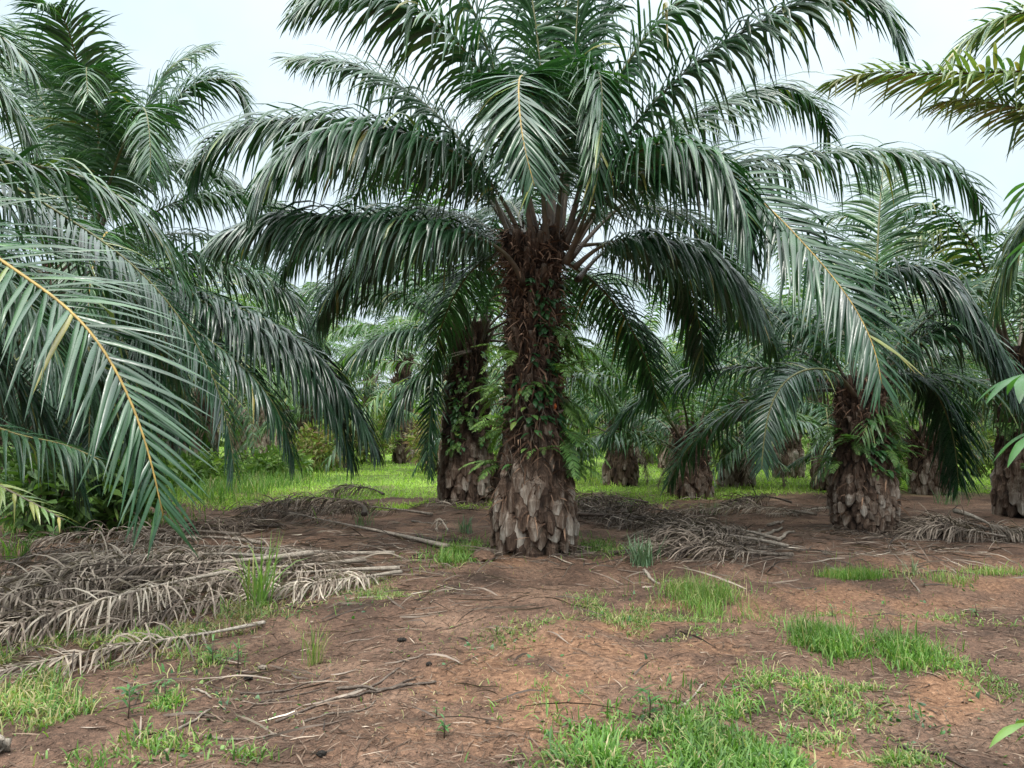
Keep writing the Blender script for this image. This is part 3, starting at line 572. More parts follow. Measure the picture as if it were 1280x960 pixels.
root, b0 = palm_root('oil_palm', 'oil palm at left whose upright plumes stand against the sky', 92, 660, 12.4)
add_trunk(root, 4.2, lambda z: np.interp(z, [-.3, .2, .6, 1.2, 3.2, 4.0, 4.4], [.44, .52, .5, .42, .38, .45, .3]), rng, size=.25, split=.45, depth=.09, fibres=500)
for pts, kw in [
  ([(105, 320, 12.2), (108, 230, 12.1), (104, 140, 11.8), (92, 60, 11.4), (72, 12, 10.9), (45, 5, 10.4)], dict(droop=1.3, tint=.42, el=(25, 5, -5), Lmax=1.1, n=140)),
  ([(108, 320, 12.5), (90, 220, 13.0), (55, 130, 13.4), (10, 80, 13.6), (-40, 80, 13.8)], dict(droop=1.7, tint=.42, Lmax=1.1, n=140)),
  ([(115, 320, 12.6), (150, 240, 13.2), (200, 208, 13.8), (260, 212, 14.2), (312, 250, 14.4)], dict(droop=2.0, tint=.4, Lmax=1.1, n=140)),
  ([(110, 320, 12.0), (138, 225, 11.7), (160, 165, 11.4), (176, 135, 11.0), (186, 160, 10.6), (188, 215, 10.4)], dict(droop=1.5, tint=.42, Lmax=.95)),
  ([(104, 320, 12.6), (70, 200, 13.2), (52, 120, 13.6), (40, 60, 13.9), (20, 30, 14.1)], dict(droop=1.5, tint=.45, Lmax=1.05)),
  ([(112, 320, 12.1), (120, 230, 11.9), (122, 150, 11.6), (112, 95, 11.2), (108, 85, 10.8), (110, 120, 10.5)], dict(droop=1.4, tint=.45)),
  ([(115, 320, 12.3), (148, 235, 12.4), (180, 182, 12.5), (215, 132, 12.6), (252, 102, 12.7), (285, 102, 12.8), (306, 132, 12.9)], dict(droop=1.6, tint=.4, el=(25, 5, -5), Lmax=1.15, n=150)),
  ([(112, 318, 12.4), (150, 220, 12.7), (185, 130, 13), (225, 75, 13.3), (262, 58, 13.6)], dict(droop=1.5, tint=.42)),
  ([(100, 330, 12.2), (60, 240, 12.3), (10, 190, 12.4), (-50, 180, 12.5)], dict(droop=1.6, tint=.4)),
  ([(120, 340, 12.1), (165, 335, 12.0), (230, 358, 11.8), (310, 390, 11.6), (375, 428, 11.4), (430, 485, 11.3), (470, 560, 11.2)], dict(droop=2.4, tint=.02, n=160, Lmax=1.15, W=.058)),
  ([(122, 345, 11.9), (180, 345, 11.7), (250, 375, 11.5), (320, 410, 11.3), (378, 452, 11.2), (420, 515, 11.1), (440, 575, 11.1)], dict(droop=2.4, tint=.05, n=140, Lmax=1.1, W=.055)),
  ([(118, 350, 11.6), (150, 420, 11.0), (175, 500, 10.7), (185, 590, 10.6)], dict(droop=2.0, tint=.12)),
  ([(104, 350, 11.8), (110, 420, 11.2), (112, 510, 10.9), (110, 600, 10.8)], dict(droop=2.0, tint=.12)),
  ([(120, 335, 12.3), (190, 315, 12.4), (270, 325, 12.5), (340, 352, 12.6), (382, 395, 12.6), (400, 450, 12.6)], dict(droop=1.5, tint=.3)),
  ([(115, 345, 11.9), (170, 365, 11.4), (240, 410, 11.0), (310, 465, 10.8), (350, 520, 10.7), (368, 575, 10.7)], dict(droop=2.4, tint=.14)),
  ([(112, 345, 11.8), (140, 310, 11.2), (138, 290, 10.6), (125, 305, 10.0), (114, 345, 9.7), (110, 390, 9.6)], dict(droop=1.0, tint=.45, st=.7)),
  ([(108, 345, 12.0), (150, 380, 11.5), (190, 430, 11.2), (215, 490, 11.1), (230, 550, 11.0)], dict(droop=2.2, tint=.2)),
  ([(98, 345, 12.0), (60, 350, 11.6), (20, 385, 11.3), (-5, 440, 11.1), (-15, 500, 11.0)], dict(droop=2.2, tint=.25)),
  ([(104, 345, 12.0), (85, 365, 11.4), (65, 420, 11.0), (50, 490, 10.8), (45, 560, 10.8)], dict(droop=2.0, tint=.2)),
  ([(118, 330, 12.5), (200, 262, 13.1), (290, 240, 13.6), (360, 262, 13.9), (410, 310, 14.1)], dict(droop=2.2, tint=.36))]:
    add_frond(root, PT(pts), rng, off=b0, **kw)
for az, e0, bend, ln in [(60, 50, 95, 4.8), (100, 40, 95, 4.8), (140, 50, 95, 4.6), (30, 25, 85, 4.6), (80, 15, 80, 4.2), (180, 20, 90, 4.4), (160, 0, 70, 4.2)]:
    add_frond(root, arc(b0 + np.array([0, 0, 3.9]), az, e0, bend, ln), rng, off=b0, tint=.35, n=80)

# ================================================================== right edge: the yellowing palm
rng = np.random.RandomState(41)
RB = np.array([7.9, 8.2, 0.0]); root = thing('oil_palm', 'ageing oil palm at the right edge with speckled yellow-brown fronds', 'palm tree', RB, 0, 'oil palms of the plantation')
add_trunk(root, 4.4, lambda z: np.interp(z, [-.3, .2, .6, 1.2, 3.4, 4.2, 4.6], [.44, .52, .5, .42, .38, .45, .3]), rng, size=.25, split=.45, depth=.09, fibres=200)
rb = RB + np.array([-.2, 0, 4.2])
for pts, kw in [
  ([(1430, 95, 8.0), (1330, 88, 7.9), (1240, 90, 7.8), (1160, 92, 7.7), (1100, 90, 7.7), (1040, 102, 7.7)], dict(droop=.9, tint=.70, tv=.09, st=.95, dry=.35, Lmax=.8, W=.046, el=(35, 0, -25), n=125)),
  ([(1430, 60, 8.1), (1340, 20, 8.2), (1270, 18, 8.3), (1215, 45, 8.4), (1180, 85, 8.4)], dict(droop=1.2, tint=.68, tv=.10, dry=.3, Lmax=.8, W=.044)),
  ([(1430, 180, 8.0), (1350, 150, 7.9), (1270, 135, 7.9), (1205, 125, 7.9), (1170, 130, 7.9)], dict(droop=1.1, tint=.7, tv=.10, dry=.45, Lmax=.65, W=.035, n=100)),
  ([(1440, 250, 8.2), (1360, 230, 8.6), (1300, 260, 9.0), (1262, 320, 9.2), (1245, 385, 9.3)], dict(droop=1.8, tint=.45, dry=.15))]:
    add_frond(root, [rb] + PT(pts), rng, off=RB, **kw)

# a yellow frond behind the right palm belongs to the palm in the next row
rng = np.random.RandomState(55)
root, y0 = palm_root('oil_palm', 'oil palm in the next row at right with one bright yellow lower frond', 1280, 648, 13.6)
stock_palm(root, 3.0, rng, 16, lo=0, tv=2)
add_frond(root, PT([(1258, 440, 13.4), (1225, 345, 13.2), (1185, 285, 13.0), (1140, 298, 12.8), (1105, 325, 12.7), (1085, 350, 12.6)]), rng, off=y0, droop=2.0, tint=.72, tv=.08, dry=.3, n=80, label='bright yellow ageing frond')

# ================================================================== palms seen between the trunks
rng = np.random.RandomState(60)
MID = [
 (775, 604, 21.0, 1.9, 17, 15, 'small oil palm just right of the central trunk, standing in bright green cover', 0),
 (863, 621, 17.2, 1.55, 17, 15, 'short oil palm with rough dark foot between the central and squat palms', 1),
 (921, 605, 20.5, 2.3, 17, 15, 'oil palm with mossy slim trunk left of the squat palm', 2),
 (838, 588, 29.0, 2.0, 14, 15, 'low oil palm half hidden behind the short dark-footed palm', 0),
 (1040, 611, 19.5, 2.0, 16, 15, 'oil palm hidden behind the left flank of the squat palm', 1),
 (1166, 617, 18.2, 1.5, 17, 15, 'low oil palm on the green cover right of the squat palm', 2),
 (690, 600, 24.0, 3.0, 18, 0, 'oil palm standing right behind the central trunk', 1),
 (420, 590, 30.0, 2.6, 18, 0, 'oil palm at the back of the grassy opening at left', 2),
 (185, 612, 20.0, 3.4, 20, 0, 'oil palm in the shade behind the dark arching frond', 0),
 (-10, 625, 17.5, 3.6, 20, 0, 'oil palm deep in the left edge behind the close fronds', 1),
 (1300, 615, 18.5, 3.4, 20, 0, 'tall oil palm at the far right edge behind', 2),
 (385, 585, 31.0, 5.2, 20, 0, 'tall oil palm behind the left end of the grassy opening', 1),
 (505, 583, 34.0, 5.2, 18, 0, 'tall oil palm far back over the grassy opening', 0),
 (985, 600, 24.0, 4.6, 18, 0, 'tall oil palm behind the gap left of the squat palm', 0),
 (1120, 598, 25.0, 5.0, 18, 0, 'tall oil palm behind the crown of the squat palm', 1),
 (215, 605, 22.0, 4.2, 18, 0, 'oil palm behind the left plumes, mostly screened', 2)]
for px, py, d, H, nf, lo, lab, tv in MID:
    root, _ = palm_root('oil_palm', lab, px, py, d)
    stock_palm(root, H, rng, nf, lo=lo, sc=.9, tv=tv)
    root.rotation_euler = (rng.normal(0, .045), rng.normal(0, .045), rng.uniform(0, 6.28))
kf = 0
for row, d in enumerate((27, 34, 42, 51, 62)):
    half = d * .70; n = int(half * 2 / 8.2)
    for k in range(n + 1):
        x = -half + (k + (row % 2) * .5) * 8.2 + rng.uniform(-1.2, 1.2); y = d + rng.uniform(-2, 2)
        px = 640 + F * x / y
        if 425 < px < 540 and d < 45: continue
        if d < 30 and 700 < px < 1270: continue
        root = thing('oil_palm', 'small distant oil palm in the crowded back rows of the plantation', 'palm tree', (x, y, 0), rng.uniform(0, 6.28), 'distant oil palms')
        stock_palm(root, [3.4, 4.4, 5.4][rng.randint(3)] if d > 30 else 3.4, rng, rng.randint(12, 20), far=True, lo=0, tv=rng.randint(2)); zz_ = rng.uniform(.85, 1.15); root.scale = (zz_, zz_, zz_ * rng.uniform(.9, 1.12))

# ================================================================== undergrowth
def shrub(px, d, wd, ht, label, tint, rng, cat='shrub'):
    x = (px - 640) / F * d; z = float(gh(np.array(x), np.array(float(d))))
    root = thing('shrub', label, cat, (x, d, z), 0, 'shrubs between the palm rows')
    n = int(900 * wd * ht ** .5 / 2)
    u = rng.normal(0, 1, (n, 3)); u = nrm(u) * rng.rand(n, 1) ** .45
    c = u * np.array([wd / 2, wd / 2, ht / 2]) * (1 + .5 * (fbm(u[:, 0] * 2 + px, u[:, 2] * 2, 3, 1.4) - .5)[:, None]) + np.array([0, 0, ht * .52])
    c[:, 2] = np.maximum(c[:, 2], .05)
    D = nrm(u + rng.normal(0, .7, (n, 3)) + np.array([0, 0, .25]))
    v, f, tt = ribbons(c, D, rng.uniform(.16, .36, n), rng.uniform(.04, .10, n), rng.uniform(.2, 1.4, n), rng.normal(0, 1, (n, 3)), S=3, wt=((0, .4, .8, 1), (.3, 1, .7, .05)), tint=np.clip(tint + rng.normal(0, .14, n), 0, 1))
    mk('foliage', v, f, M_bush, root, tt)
    parts = []
    for k in range(7):
        a = rng.uniform(0, 6.28); r = rng.uniform(.1, .4)
        parts.append(tube(spline([(0.05 * math.cos(a), .05 * math.sin(a), -.05), (r * wd * .4 * math.cos(a), r * wd * .4 * math.sin(a), ht * .45), (r * wd * .9 * math.cos(a), r * wd * .9 * math.sin(a), ht * .85)], 8)[0], np.linspace(.03, .008, 8), 6, .15))
    v, f, tt = merge(parts); mk('stem', v, f, M_stalk, root, tt)
rng = np.random.RandomState(70)
for a in [(398, 28, 2.4, 1.6, 'reddish bush in the shade left of the grassy opening', .82), (455, 33, 3.0, 2.4, 'yellow-green bush at the left end of the grassy opening', .7),
          (520, 36, 3.4, 2.2, 'dry greyish bush at the end of the grassy opening', .95), (545, 27, 2.0, 2.0, 'tawny bush left of the fern-wrapped trunk', .85),
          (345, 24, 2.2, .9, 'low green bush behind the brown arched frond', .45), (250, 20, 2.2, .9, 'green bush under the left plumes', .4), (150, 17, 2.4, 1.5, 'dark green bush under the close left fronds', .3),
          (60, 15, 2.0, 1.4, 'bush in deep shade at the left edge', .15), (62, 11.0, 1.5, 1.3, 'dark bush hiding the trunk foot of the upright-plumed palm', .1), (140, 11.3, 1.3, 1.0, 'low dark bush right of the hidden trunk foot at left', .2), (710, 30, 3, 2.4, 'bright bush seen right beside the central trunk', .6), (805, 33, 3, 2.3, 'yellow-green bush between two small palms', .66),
          (890, 32, 3, 2.2, 'light green bush behind the short dark-footed palm', .55), (970, 30, 3.4, 2.0, 'low green bush left of the squat palm', .5), (1110, 28, 3, 2.2, 'green bush behind the fern collar of the squat palm', .45),
          (1140, 23, 1.8, 1.7, 'leafy bush right of the squat palm trunk', .55), (1215, 25, 2.4, 1.9, 'straw and green bush near the right edge', .75), (640, 38, 4, 2.6, 'bush far behind the central trunk', .55), (1290, 24, 3, 2.2, 'green bush at the far right edge', .5)]:
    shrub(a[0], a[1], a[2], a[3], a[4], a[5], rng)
n_row = 0
for px in range(-40, 1340, 52):                    # the hedge-like belt that closes the view
    d = 66 + rng.uniform(-3, 5)
    if True:
        x = (px - 640) / F * d
        root = thing('shrub', 'pale green bush in the far belt behind the last palms', 'shrub', (x, d, 0), 0, 'far belt of bushes')
        n = 700; u = nrm(rng.normal(0, 1, (n, 3))) * rng.rand(n, 1) ** .4
        ht = rng.uniform(4, 7.0); c = u * np.array([3.2, 2, ht / 2]) + np.array([0, 0, ht * .5]); c[:, 2] = np.maximum(c[:, 2], .1)
        v, f, tt = ribbons(c, nrm(u + rng.normal(0, .8, (n, 3))), rng.uniform(.6, 1.3, n), rng.uniform(.2, .45, n), rng.uniform(.2, 1.5, n), rng.normal(0, 1, (n, 3)), S=2, tint=np.clip(rng.uniform(.35, .75) + rng.normal(0, .12, n), 0, 1))
        mk('foliage', v, f, M_bush, root, tt)

# ================================================================== grass and ground cover
def blades(P, ht, wd, rng, lean=.5, droop=.9, tint=.4, tv=.15, S=4, tip=.0):
    n = len(P); a = rng.uniform(0, 6.283, n); l = lean * rng.rand(n) ** .7
    D = nrm(np.stack([np.cos(a) * l, np.sin(a) * l, np.ones(n)], 1)); ref = np.stack([-np.sin(a), np.cos(a), np.zeros(n)], 1) + rng.normal(0, .4, (n, 3))
    return ribbons(P, D, ht, wd, droop * rng.uniform(.3, 1.5, n), ref, S=S, wt=((0, .3, .7, 1), (.7, 1, .7, .05)), tint=np.clip(tint + rng.normal(0, tv, n), 0, 1), tip_tint=tip, gp=1.4)
def patch(name, ells, ht, n, rng, label, tint=.4, mat=None, wd=.006, dryf=.07, **kw):
    """ells: (px, py, rx, ry, weight) footprints in the photograph, laid on the ground"""
    PP = []
    wsum = sum(e[4] for e in ells)
    for cx, cy, rx, ry, wt in ells:
        m = int(n * wt / wsum); c = gz(cx, cy); ax = abs(gz(cx + rx, cy)[0] - c[0]); ay = (gz(cx, cy - ry)[1] - gz(cx, cy + ry)[1]) / 2
        q = rng.normal(0, .55, (m * 2, 2)) * np.where(rng.rand(m * 2, 1) < .2, 1.7, 1); x = c[0] + q[:, 0] * ax; y = c[1] + q[:, 1] * ay
        keep = fbm(x, y, 3, 3.2) + rng.normal(0, .07, len(x)) > .49; x, y = x[keep][:m], y[keep][:m]
        PP.append(np.stack([x, y, gh(x, y) - .01], 1))
    P = np.concatenate(PP); hv = ht * rng.uniform(.25, 1.15, len(P)) * np.where(rng.rand(len(P)) < .05, 1.4, .9)
    v, f, tt = blades(P, hv, wd * rng.uniform(.7, 1.4, len(P)), rng, tint=tint, **kw)
    dry = np.repeat(rng.rand(len(P)) < dryf, len(tt) // len(P)); tt = np.where(dry, rng.uniform(.78, 1, len(tt)), tt)
    o = mk(name, v, f, mat or M_grass, None, tt)
    return tag(o, label, 'grass', None, 'stuff')
rng = np.random.RandomState(80)
patch('grass', [(860, 935, 120, 40, 3), (770, 950, 70, 22, 1), (960, 940, 60, 25, 1), (900, 880, 60, 22, .7), (800, 895, 40, 12, .2)], .125, 6400, rng, 'broad lush green grass patch at the bottom edge right of middle', tint=.40, wd=.009, lean=.9, droop=1.3)
patch('grass', [(1010, 865, 70, 22, 2), (1000, 905, 60, 18, .8), (960, 850, 30, 14, .3), (1060, 900, 50, 16, .4)], .10, 2600, rng, 'thin yellowish grass patch between the lush patch and the tall tussock', dryf=.2, tint=.46, wd=.007, lean=1, droop=1.3, tv=.2)
patch('grass', [(1060, 805, 50, 14, 2), (1100, 815, 45, 11, 1.4), (1020, 800, 30, 12, .8), (1135, 825, 35, 10, .5)], .18, 3400, rng, 'tall bright green tussock right of middle beside the bare soil', tint=.42, wd=.007, lean=.6, droop=1.0)
patch('grass', [(870, 745, 45, 14, 2), (900, 752, 30, 10, .8)], .20, 1500, rng, 'dense grass tuft on the rim of the small hollow', tint=.55, wd=.006, lean=.6)
patch('grass', [(790, 770, 55, 16, 1.5), (740, 785, 30, 10, .6), (850, 775, 60, 12, 1), (750, 760, 40, 10, .5), (900, 775, 50, 10, .7)], .10, 3000, rng, 'mixed green and straw grass around the small hollow', dryf=.25, tint=.52, tv=.22, wd=.006, lean=1, droop=1.4)
patch('grass', [(1070, 718, 32, 9, 2), (1050, 716, 20, 6, .6)], .17, 1100, rng, 'small grass clump on the far side of the track', tint=.55, wd=.007)
patch('grass', [(1235, 715, 26, 6, 1), (1180, 728, 50, 5, .5)], .14, 700, rng, 'low grass strip along the rut at right', tint=.6, wd=.007)
patch('grass', [(578, 692, 34, 11, 2), (560, 702, 20, 8, .6)], .16, 1500, rng, 'fresh green grass clump at the left foot of the central palm', tint=.5, wd=.010, lean=.8)
patch('grass', [(745, 685, 24, 8, 1), (760, 695, 40, 7, .6)], .13, 900, rng, 'green weeds at the right foot of the central palm', tint=.5, wd=.010, lean=.8)
patch('grass', [(60, 830, 90, 26, 3), (150, 815, 90, 20, 2), (30, 880, 60, 30, 1.5), (90, 900, 60, 20, .7), (230, 800, 60, 12, 1), (300, 770, 60, 12, .8)], .15, 6500, rng, 'ragged mixed grass along the front of the dead frond heap', dryf=.35, tint=.48, tv=.24, wd=.007, lean=.9, droop=1.3)
patch('grass', [(480, 750, 50, 8, 1), (440, 735, 40, 8, 1), (350, 745, 50, 10, .6), (620, 800, 30, 10, .2), (660, 790, 40, 12, .3), (660, 860, 40, 14, .15)], .09, 2200, rng, 'short straw-green grass in front of the stalk ends', tint=.62, tv=.2, wd=.006, lean=1, droop=1.2)
patch('grass', [(210, 885, 24, 10, 1), (265, 830, 14, 8, .5), (200, 935, 60, 16, .8), (320, 950, 50, 10, .5), (110, 955, 40, 8, .3)], .10, 1300, rng, 'scattered weedy grass in the lower left corner', tint=.5, tv=.2, wd=.008, lean=1)
patch('grass', [(1120, 945, 50, 12, 1), (1180, 830, 40, 14, .5), (1245, 850, 40, 18, .6), (1070, 850, 50, 12, .6), (1260, 790, 30, 14, .3), (1060, 760, 60, 5, .4), (1160, 770, 50, 6, .3)], .09, 2400, rng, 'sparse low grass around the tan soil at right', tint=.55, tv=.2, wd=.007, lean=1, droop=1.4)
patch('weeds', [(860, 920, 140, 40, 2), (1010, 870, 90, 30, 1), (800, 770, 90, 22, 1), (80, 860, 100, 40, 1.4), (400, 760, 120, 20, .6), (640, 800, 120, 30, .4), (1150, 880, 90, 40, .6), (1150, 740, 100, 20, .5), (578, 695, 40, 12, .6), (750, 690, 50, 9, .6), (250, 900, 120, 40, .6)], .05, 2600, rng, 'small low broad-leaved weeds sprinkled through the grass and soil', tint=.35, mat=M_broad, wd=.022, lean=1.6, droop=1.0, dryf=.05, tv=.25)
patch('grass', [(640, 830, 300, 80, 1), (1050, 800, 240, 80, 1.4), (200, 870, 200, 70, 1), (500, 740, 160, 40, .6)], .07, 2600, rng, 'stray thin grass blades over the bare soil', tint=.5, tv=.2, wd=.005, lean=1.2, droop=1.5, dryf=.45)
# the bright cover between the rows
n = 130000
y = 14.6 + 48 * rng.rand(n) ** 1.7; x = (rng.rand(n) * 2 - 1) * (y * .72 + 1)
edge = 15.7 + 4.5 * (fbm(x, y * 0, 3, .22) - .5) * 2 - 1.5 * (np.abs(x + 2.8) < 2)
keep = (y > edge + rng.normal(0, .5, n)) & (fbm(x, y, 3, .5) > .33 + .22 * np.clip((20 - y) / 5, 0, 1))
x, y = x[keep], y[keep]; P = np.stack([x, y, gh(x, y) - .01], 1); k = np.clip(y / 18, 1, 3)
v, f, tt = blades(P, .17 * rng.uniform(.5, 1.35, len(x)) * (1 + .3 * (fbm(x, y, 2, .6) - .5)), .014 * k * rng.uniform(.7, 1.5, len(x)), rng, tint=.42, lean=1.2, droop=1.2, S=3)
tt = np.clip(tt + np.repeat((fbm(x, y, 3, .35) - .5) * .8, 8), 0, 1)
tag(mk('ground_cover', v, f, M_cover, None, tt), 'bright lime green ground cover carpeting the rows between the palms', 'ground cover', None, 'stuff')
patch('grass', [(330, 605, 60, 8, 1), (300, 615, 50, 8, 1), (260, 625, 60, 8, .7)], .5, 2400, rng, 'tall soft grass under the dark arching fronds at left', tint=.45, wd=.014, lean=.5)
patch('grass', [(20, 660, 30, 10, 1), (100, 660, 60, 8, .5), (180, 655, 60, 8, .5)], .40, 900, rng, 'coarse grass behind the dead frond heap at left edge', tint=.45, wd=.014, lean=.7)

def tuft(px, py, ht, n, label, tint, mat, spread=.05, lean=.55, wd=.011, droop=.8):
    p = gza(gz(px, py)); P = p + np.concatenate([rng.normal(0, spread, (n, 2)), np.full((n, 1), -.01)], 1)
    v, f, tt = blades(P - p, ht * rng.uniform(.55, 1.1, n), wd * rng.uniform(.7, 1.2, n), rng, tint=tint, lean=lean, droop=droop, S=5)
    o = mk('grass_tuft', v, f, mat, None, tt); o.location = p
    return tag(o, label, 'grass tuft', 'single tufts')
tuft(803, 708, .38, 110, 'blue-green spiky tuft right of the central palm', .35, M_sedge, .06)
tuft(322, 762, .62, 42, 'tall pale green tuft growing up through the dead frond heap', .55, M_grass, .05, .5, .016)
tuft(394, 825, .32, 36, 'thin yellowing tuft alone on the soil with reddish base', .7, M_grass, .03, .35, .008)
tuft(1140, 718, .22, 26, 'pale wispy tuft on the far side of the track', .8, M_sedge, .04)
tuft(455, 655, .35, 30, 'small wispy tuft near the brown arched frond', .6, M_sedge, .05)
tuft(582, 668, .30, 40, 'dark spiky tuft left of the central trunk', .3, M_sedge, .06)
tuft(20, 700, .45, 60, 'bright grassy tuft at the left edge behind the heap', .45, M_grass, .08, .6, .014)
tuft(105, 672, .42, 50, 'broad bladed tuft behind the dead heap at left', .5, M_sedge, .07, .7, .02)
tuft(785, 645, .40, 30, 'small upright tuft among the dark dead fronds', .4, M_sedge, .05)
tuft(1185, 630, .40, 50, 'wispy tuft near the low palm at right', .5, M_sedge, .15)
tuft(885, 640, .35, 40, 'pale tuft before the short dark-footed palm', .6, M_sedge, .12)
def seedling(px, py, h, label, n=14, tint=.5):
    p = gza(gz(px, py)); root = thing('seedling', label, 'seedling', p, 0, 'small weeds on the soil')
    a = rng.uniform(0, 6.28, n); zz = h * rng.uniform(.2, 1, n)
    D = nrm(np.stack([np.cos(a), np.sin(a), rng.uniform(.2, .9, n)], 1)); P = np.stack([0 * a, 0 * a, zz], 1)
    v, f, tt = ribbons(P, D, h * rng.uniform(.4, .7, n), h * rng.uniform(.08, .15, n), rng.uniform(.3, 1.2, n), np.stack([-np.sin(a), np.cos(a), 0 * a], 1), S=4, wt=((0, .4, .8, 1), (.2, 1, .6, .04)), fold=.25, tint=np.clip(tint + rng.normal(0, .15, n), 0, 1))
    mk('leaves', v, f, M_broad, root, tt)
    v, f, tt = tube([(0, 0, -.02), (.004, 0, h * .5), (0, .004, h)], [.005, .004, .003], 6, .2); mk('stem', v, f, M_stalk, root, tt)
for px, py, h, lab in [(555, 918, .10, 'small leafy weed alone near the bottom middle'), (545, 892, .05, 'tiny weed behind the bottom-middle one'), (265, 835, .16, 'yellow-green leafy weed at the front of the heap'), (297, 838, .14, 'slender weed right of the yellow-green one'),
                       (205, 885, .13, 'leafy weed beside the long pale stick'), (160, 905, .16, 'thin weed in the lower left grass'), (1040, 770, .08, 'little weed on the track'), (812, 890, .16, 'grey-green weed on the rim of the lush grass patch'), (1220, 770, .10, 'weed beyond the tan soil at right'), (1155, 735, .08, 'small weed near the rut'), (620, 795, .07, 'tiny weed on the reddish soil before the central palm')]:
    seedling(px, py, h, lab)

# ================================================================== dead fronds
rng = np.random.RandomState(90)
def flo(x, y): return gh(x, y) + .012
def dead(P, label, group, tint=.55, Lmax=.66, n=105, W=.017, droop=1.9, pf=.22, st=.8, r0=.035, el=(40, 5, -30), tv=.24):
    C = np.asarray(P, float); base = gza(C[0])
    # everything is built in place, then moved to its own base
    lf, stl = frond(C, rng, n=n, Lmax=Lmax, W=W, pf=pf, droop=droop, el=el, tint=tint, tv=tv, dry=0, floor=flo, kink=.28, fold=.5, r0=r0, r1=.006, S=6, alpha=(60, 35), petal=.72, jit=.26, drop=.14, tw=1.0)
    root = thing('dead_frond', label, 'dead palm frond', base, 0, group)
    tt = np.clip(lf[2] + .38 * (rng.rand() - .4), 0, 1)
    mk('leaflets', lf[0] - base, lf[1], M_dead, root, np.clip(tt, .03, 1))
    mk('stalk', stl[0] - base, stl[1], M_wood, root, np.clip(np.full(len(stl[2]), st) + rng.normal(0, .03, len(stl[2])), 0, 1))
    return root
G1 = 'dead fronds in the left heap'
Z = lambda l: [gz(q[0], q[1] + 3, .03 + .62 * q[2]) for q in l]
for pts, lab, kw in [
  ([(292, 711, .34), (230, 722, .36), (150, 741, .34), (70, 762, .26), (0, 782, .18), (-60, 800, .10)], 'dead frond with long pale stalk slanting across the front of the left heap', dict(st=.82, tint=.62, r0=.03)),
  ([(330, 775, .03), (250, 790, .06), (160, 803, .08), (80, 818, .08), (0, 836, .06), (-50, 848, .04)], 'low dead frond with beaded stalk lying in the grass before the heap', dict(st=.95, tint=.6, Lmax=.5, r0=.022)),
  ([(456, 697, .14), (400, 702, .2), (340, 706, .26), (250, 708, .32), (150, 706, .34), (60, 715, .3)], 'dead frond whose cut stalk is the middle of the three stalk ends', dict(st=.82, tint=.6)),
  ([(492, 688, .12), (430, 688, .18), (360, 684, .26), (280, 680, .34), (180, 682, .36), (80, 690, .3)], 'dead frond with the topmost stalk end pointing right', dict(st=.82, tint=.55)),
  ([(499, 707, .10), (440, 709, .14), (380, 712, .22), (300, 718, .24), (220, 735, .22), (140, 755, .2)], 'dead frond with the lowest stalk end pointing right', dict(st=.82, tint=.68)),
  ([(390, 688, .34), (320, 696, .36), (260, 700, .38), (190, 705, .40), (110, 700, .36), (20, 700, .3)], 'dead frond with thick bleached stalk on top of the heap', dict(st=.82, tint=.5, r0=.045)),
  ([(330, 676, .2), (260, 668, .3), (180, 672, .36), (90, 682, .36), (0, 700, .3), (-60, 715, .2)], 'brown dead frond along the back of the left heap', dict(st=.6, tint=.42)),
  ([(240, 690, .3), (170, 695, .4), (90, 705, .42), (10, 722, .36), (-60, 740, .28)], 'grey dead frond in the middle of the left heap', dict(st=.6, tint=.5)),
  ([(200, 720, .2), (130, 720, .3), (50, 732, .34), (-20, 750, .3), (-90, 775, .2)], 'grey-brown dead frond sunk in the left end of the heap', dict(st=.6, tint=.45)),
  ([(180, 745, .12), (110, 755, .18), (40, 772, .2), (-30, 795, .15), (-80, 815, .1)], 'dark dead frond under the long pale stalk', dict(st=.5, tint=.32)),
  ([(420, 715, .06), (350, 728, .08), (270, 745, .1), (190, 765, .1), (110, 785, .08)], 'dead frond low under the stalk ends with drooping leaflets', dict(st=.6, tint=.6)),
  ([(300, 665, .1), (230, 660, .2), (150, 662, .25), (70, 668, .25), (-10, 680, .2)], 'weathered dead frond at the rear edge of the heap', dict(st=.5, tint=.38)),
  ([(350, 695, .24), (300, 690, .34), (240, 690, .42), (160, 692, .46), (80, 690, .4)], 'pale tangled dead frond on the heap behind the bleached stalk', dict(st=.8, tint=.66)),
  ([(60, 770, .05), (20, 745, .2), (-30, 720, .3), (-90, 700, .3)], 'dead frond at the left end of the heap running out of view', dict(st=.6, tint=.45)),
  ([(500, 712, .03), (470, 716, .1), (420, 722, .16), (360, 730, .18), (300, 742, .1)], 'short dead frond at the right tip of the heap', dict(st=.8, tint=.64, Lmax=.5))]:
    dead(Z(pts), lab, G1, **kw)
G2 = 'dead fronds behind the heap at left'
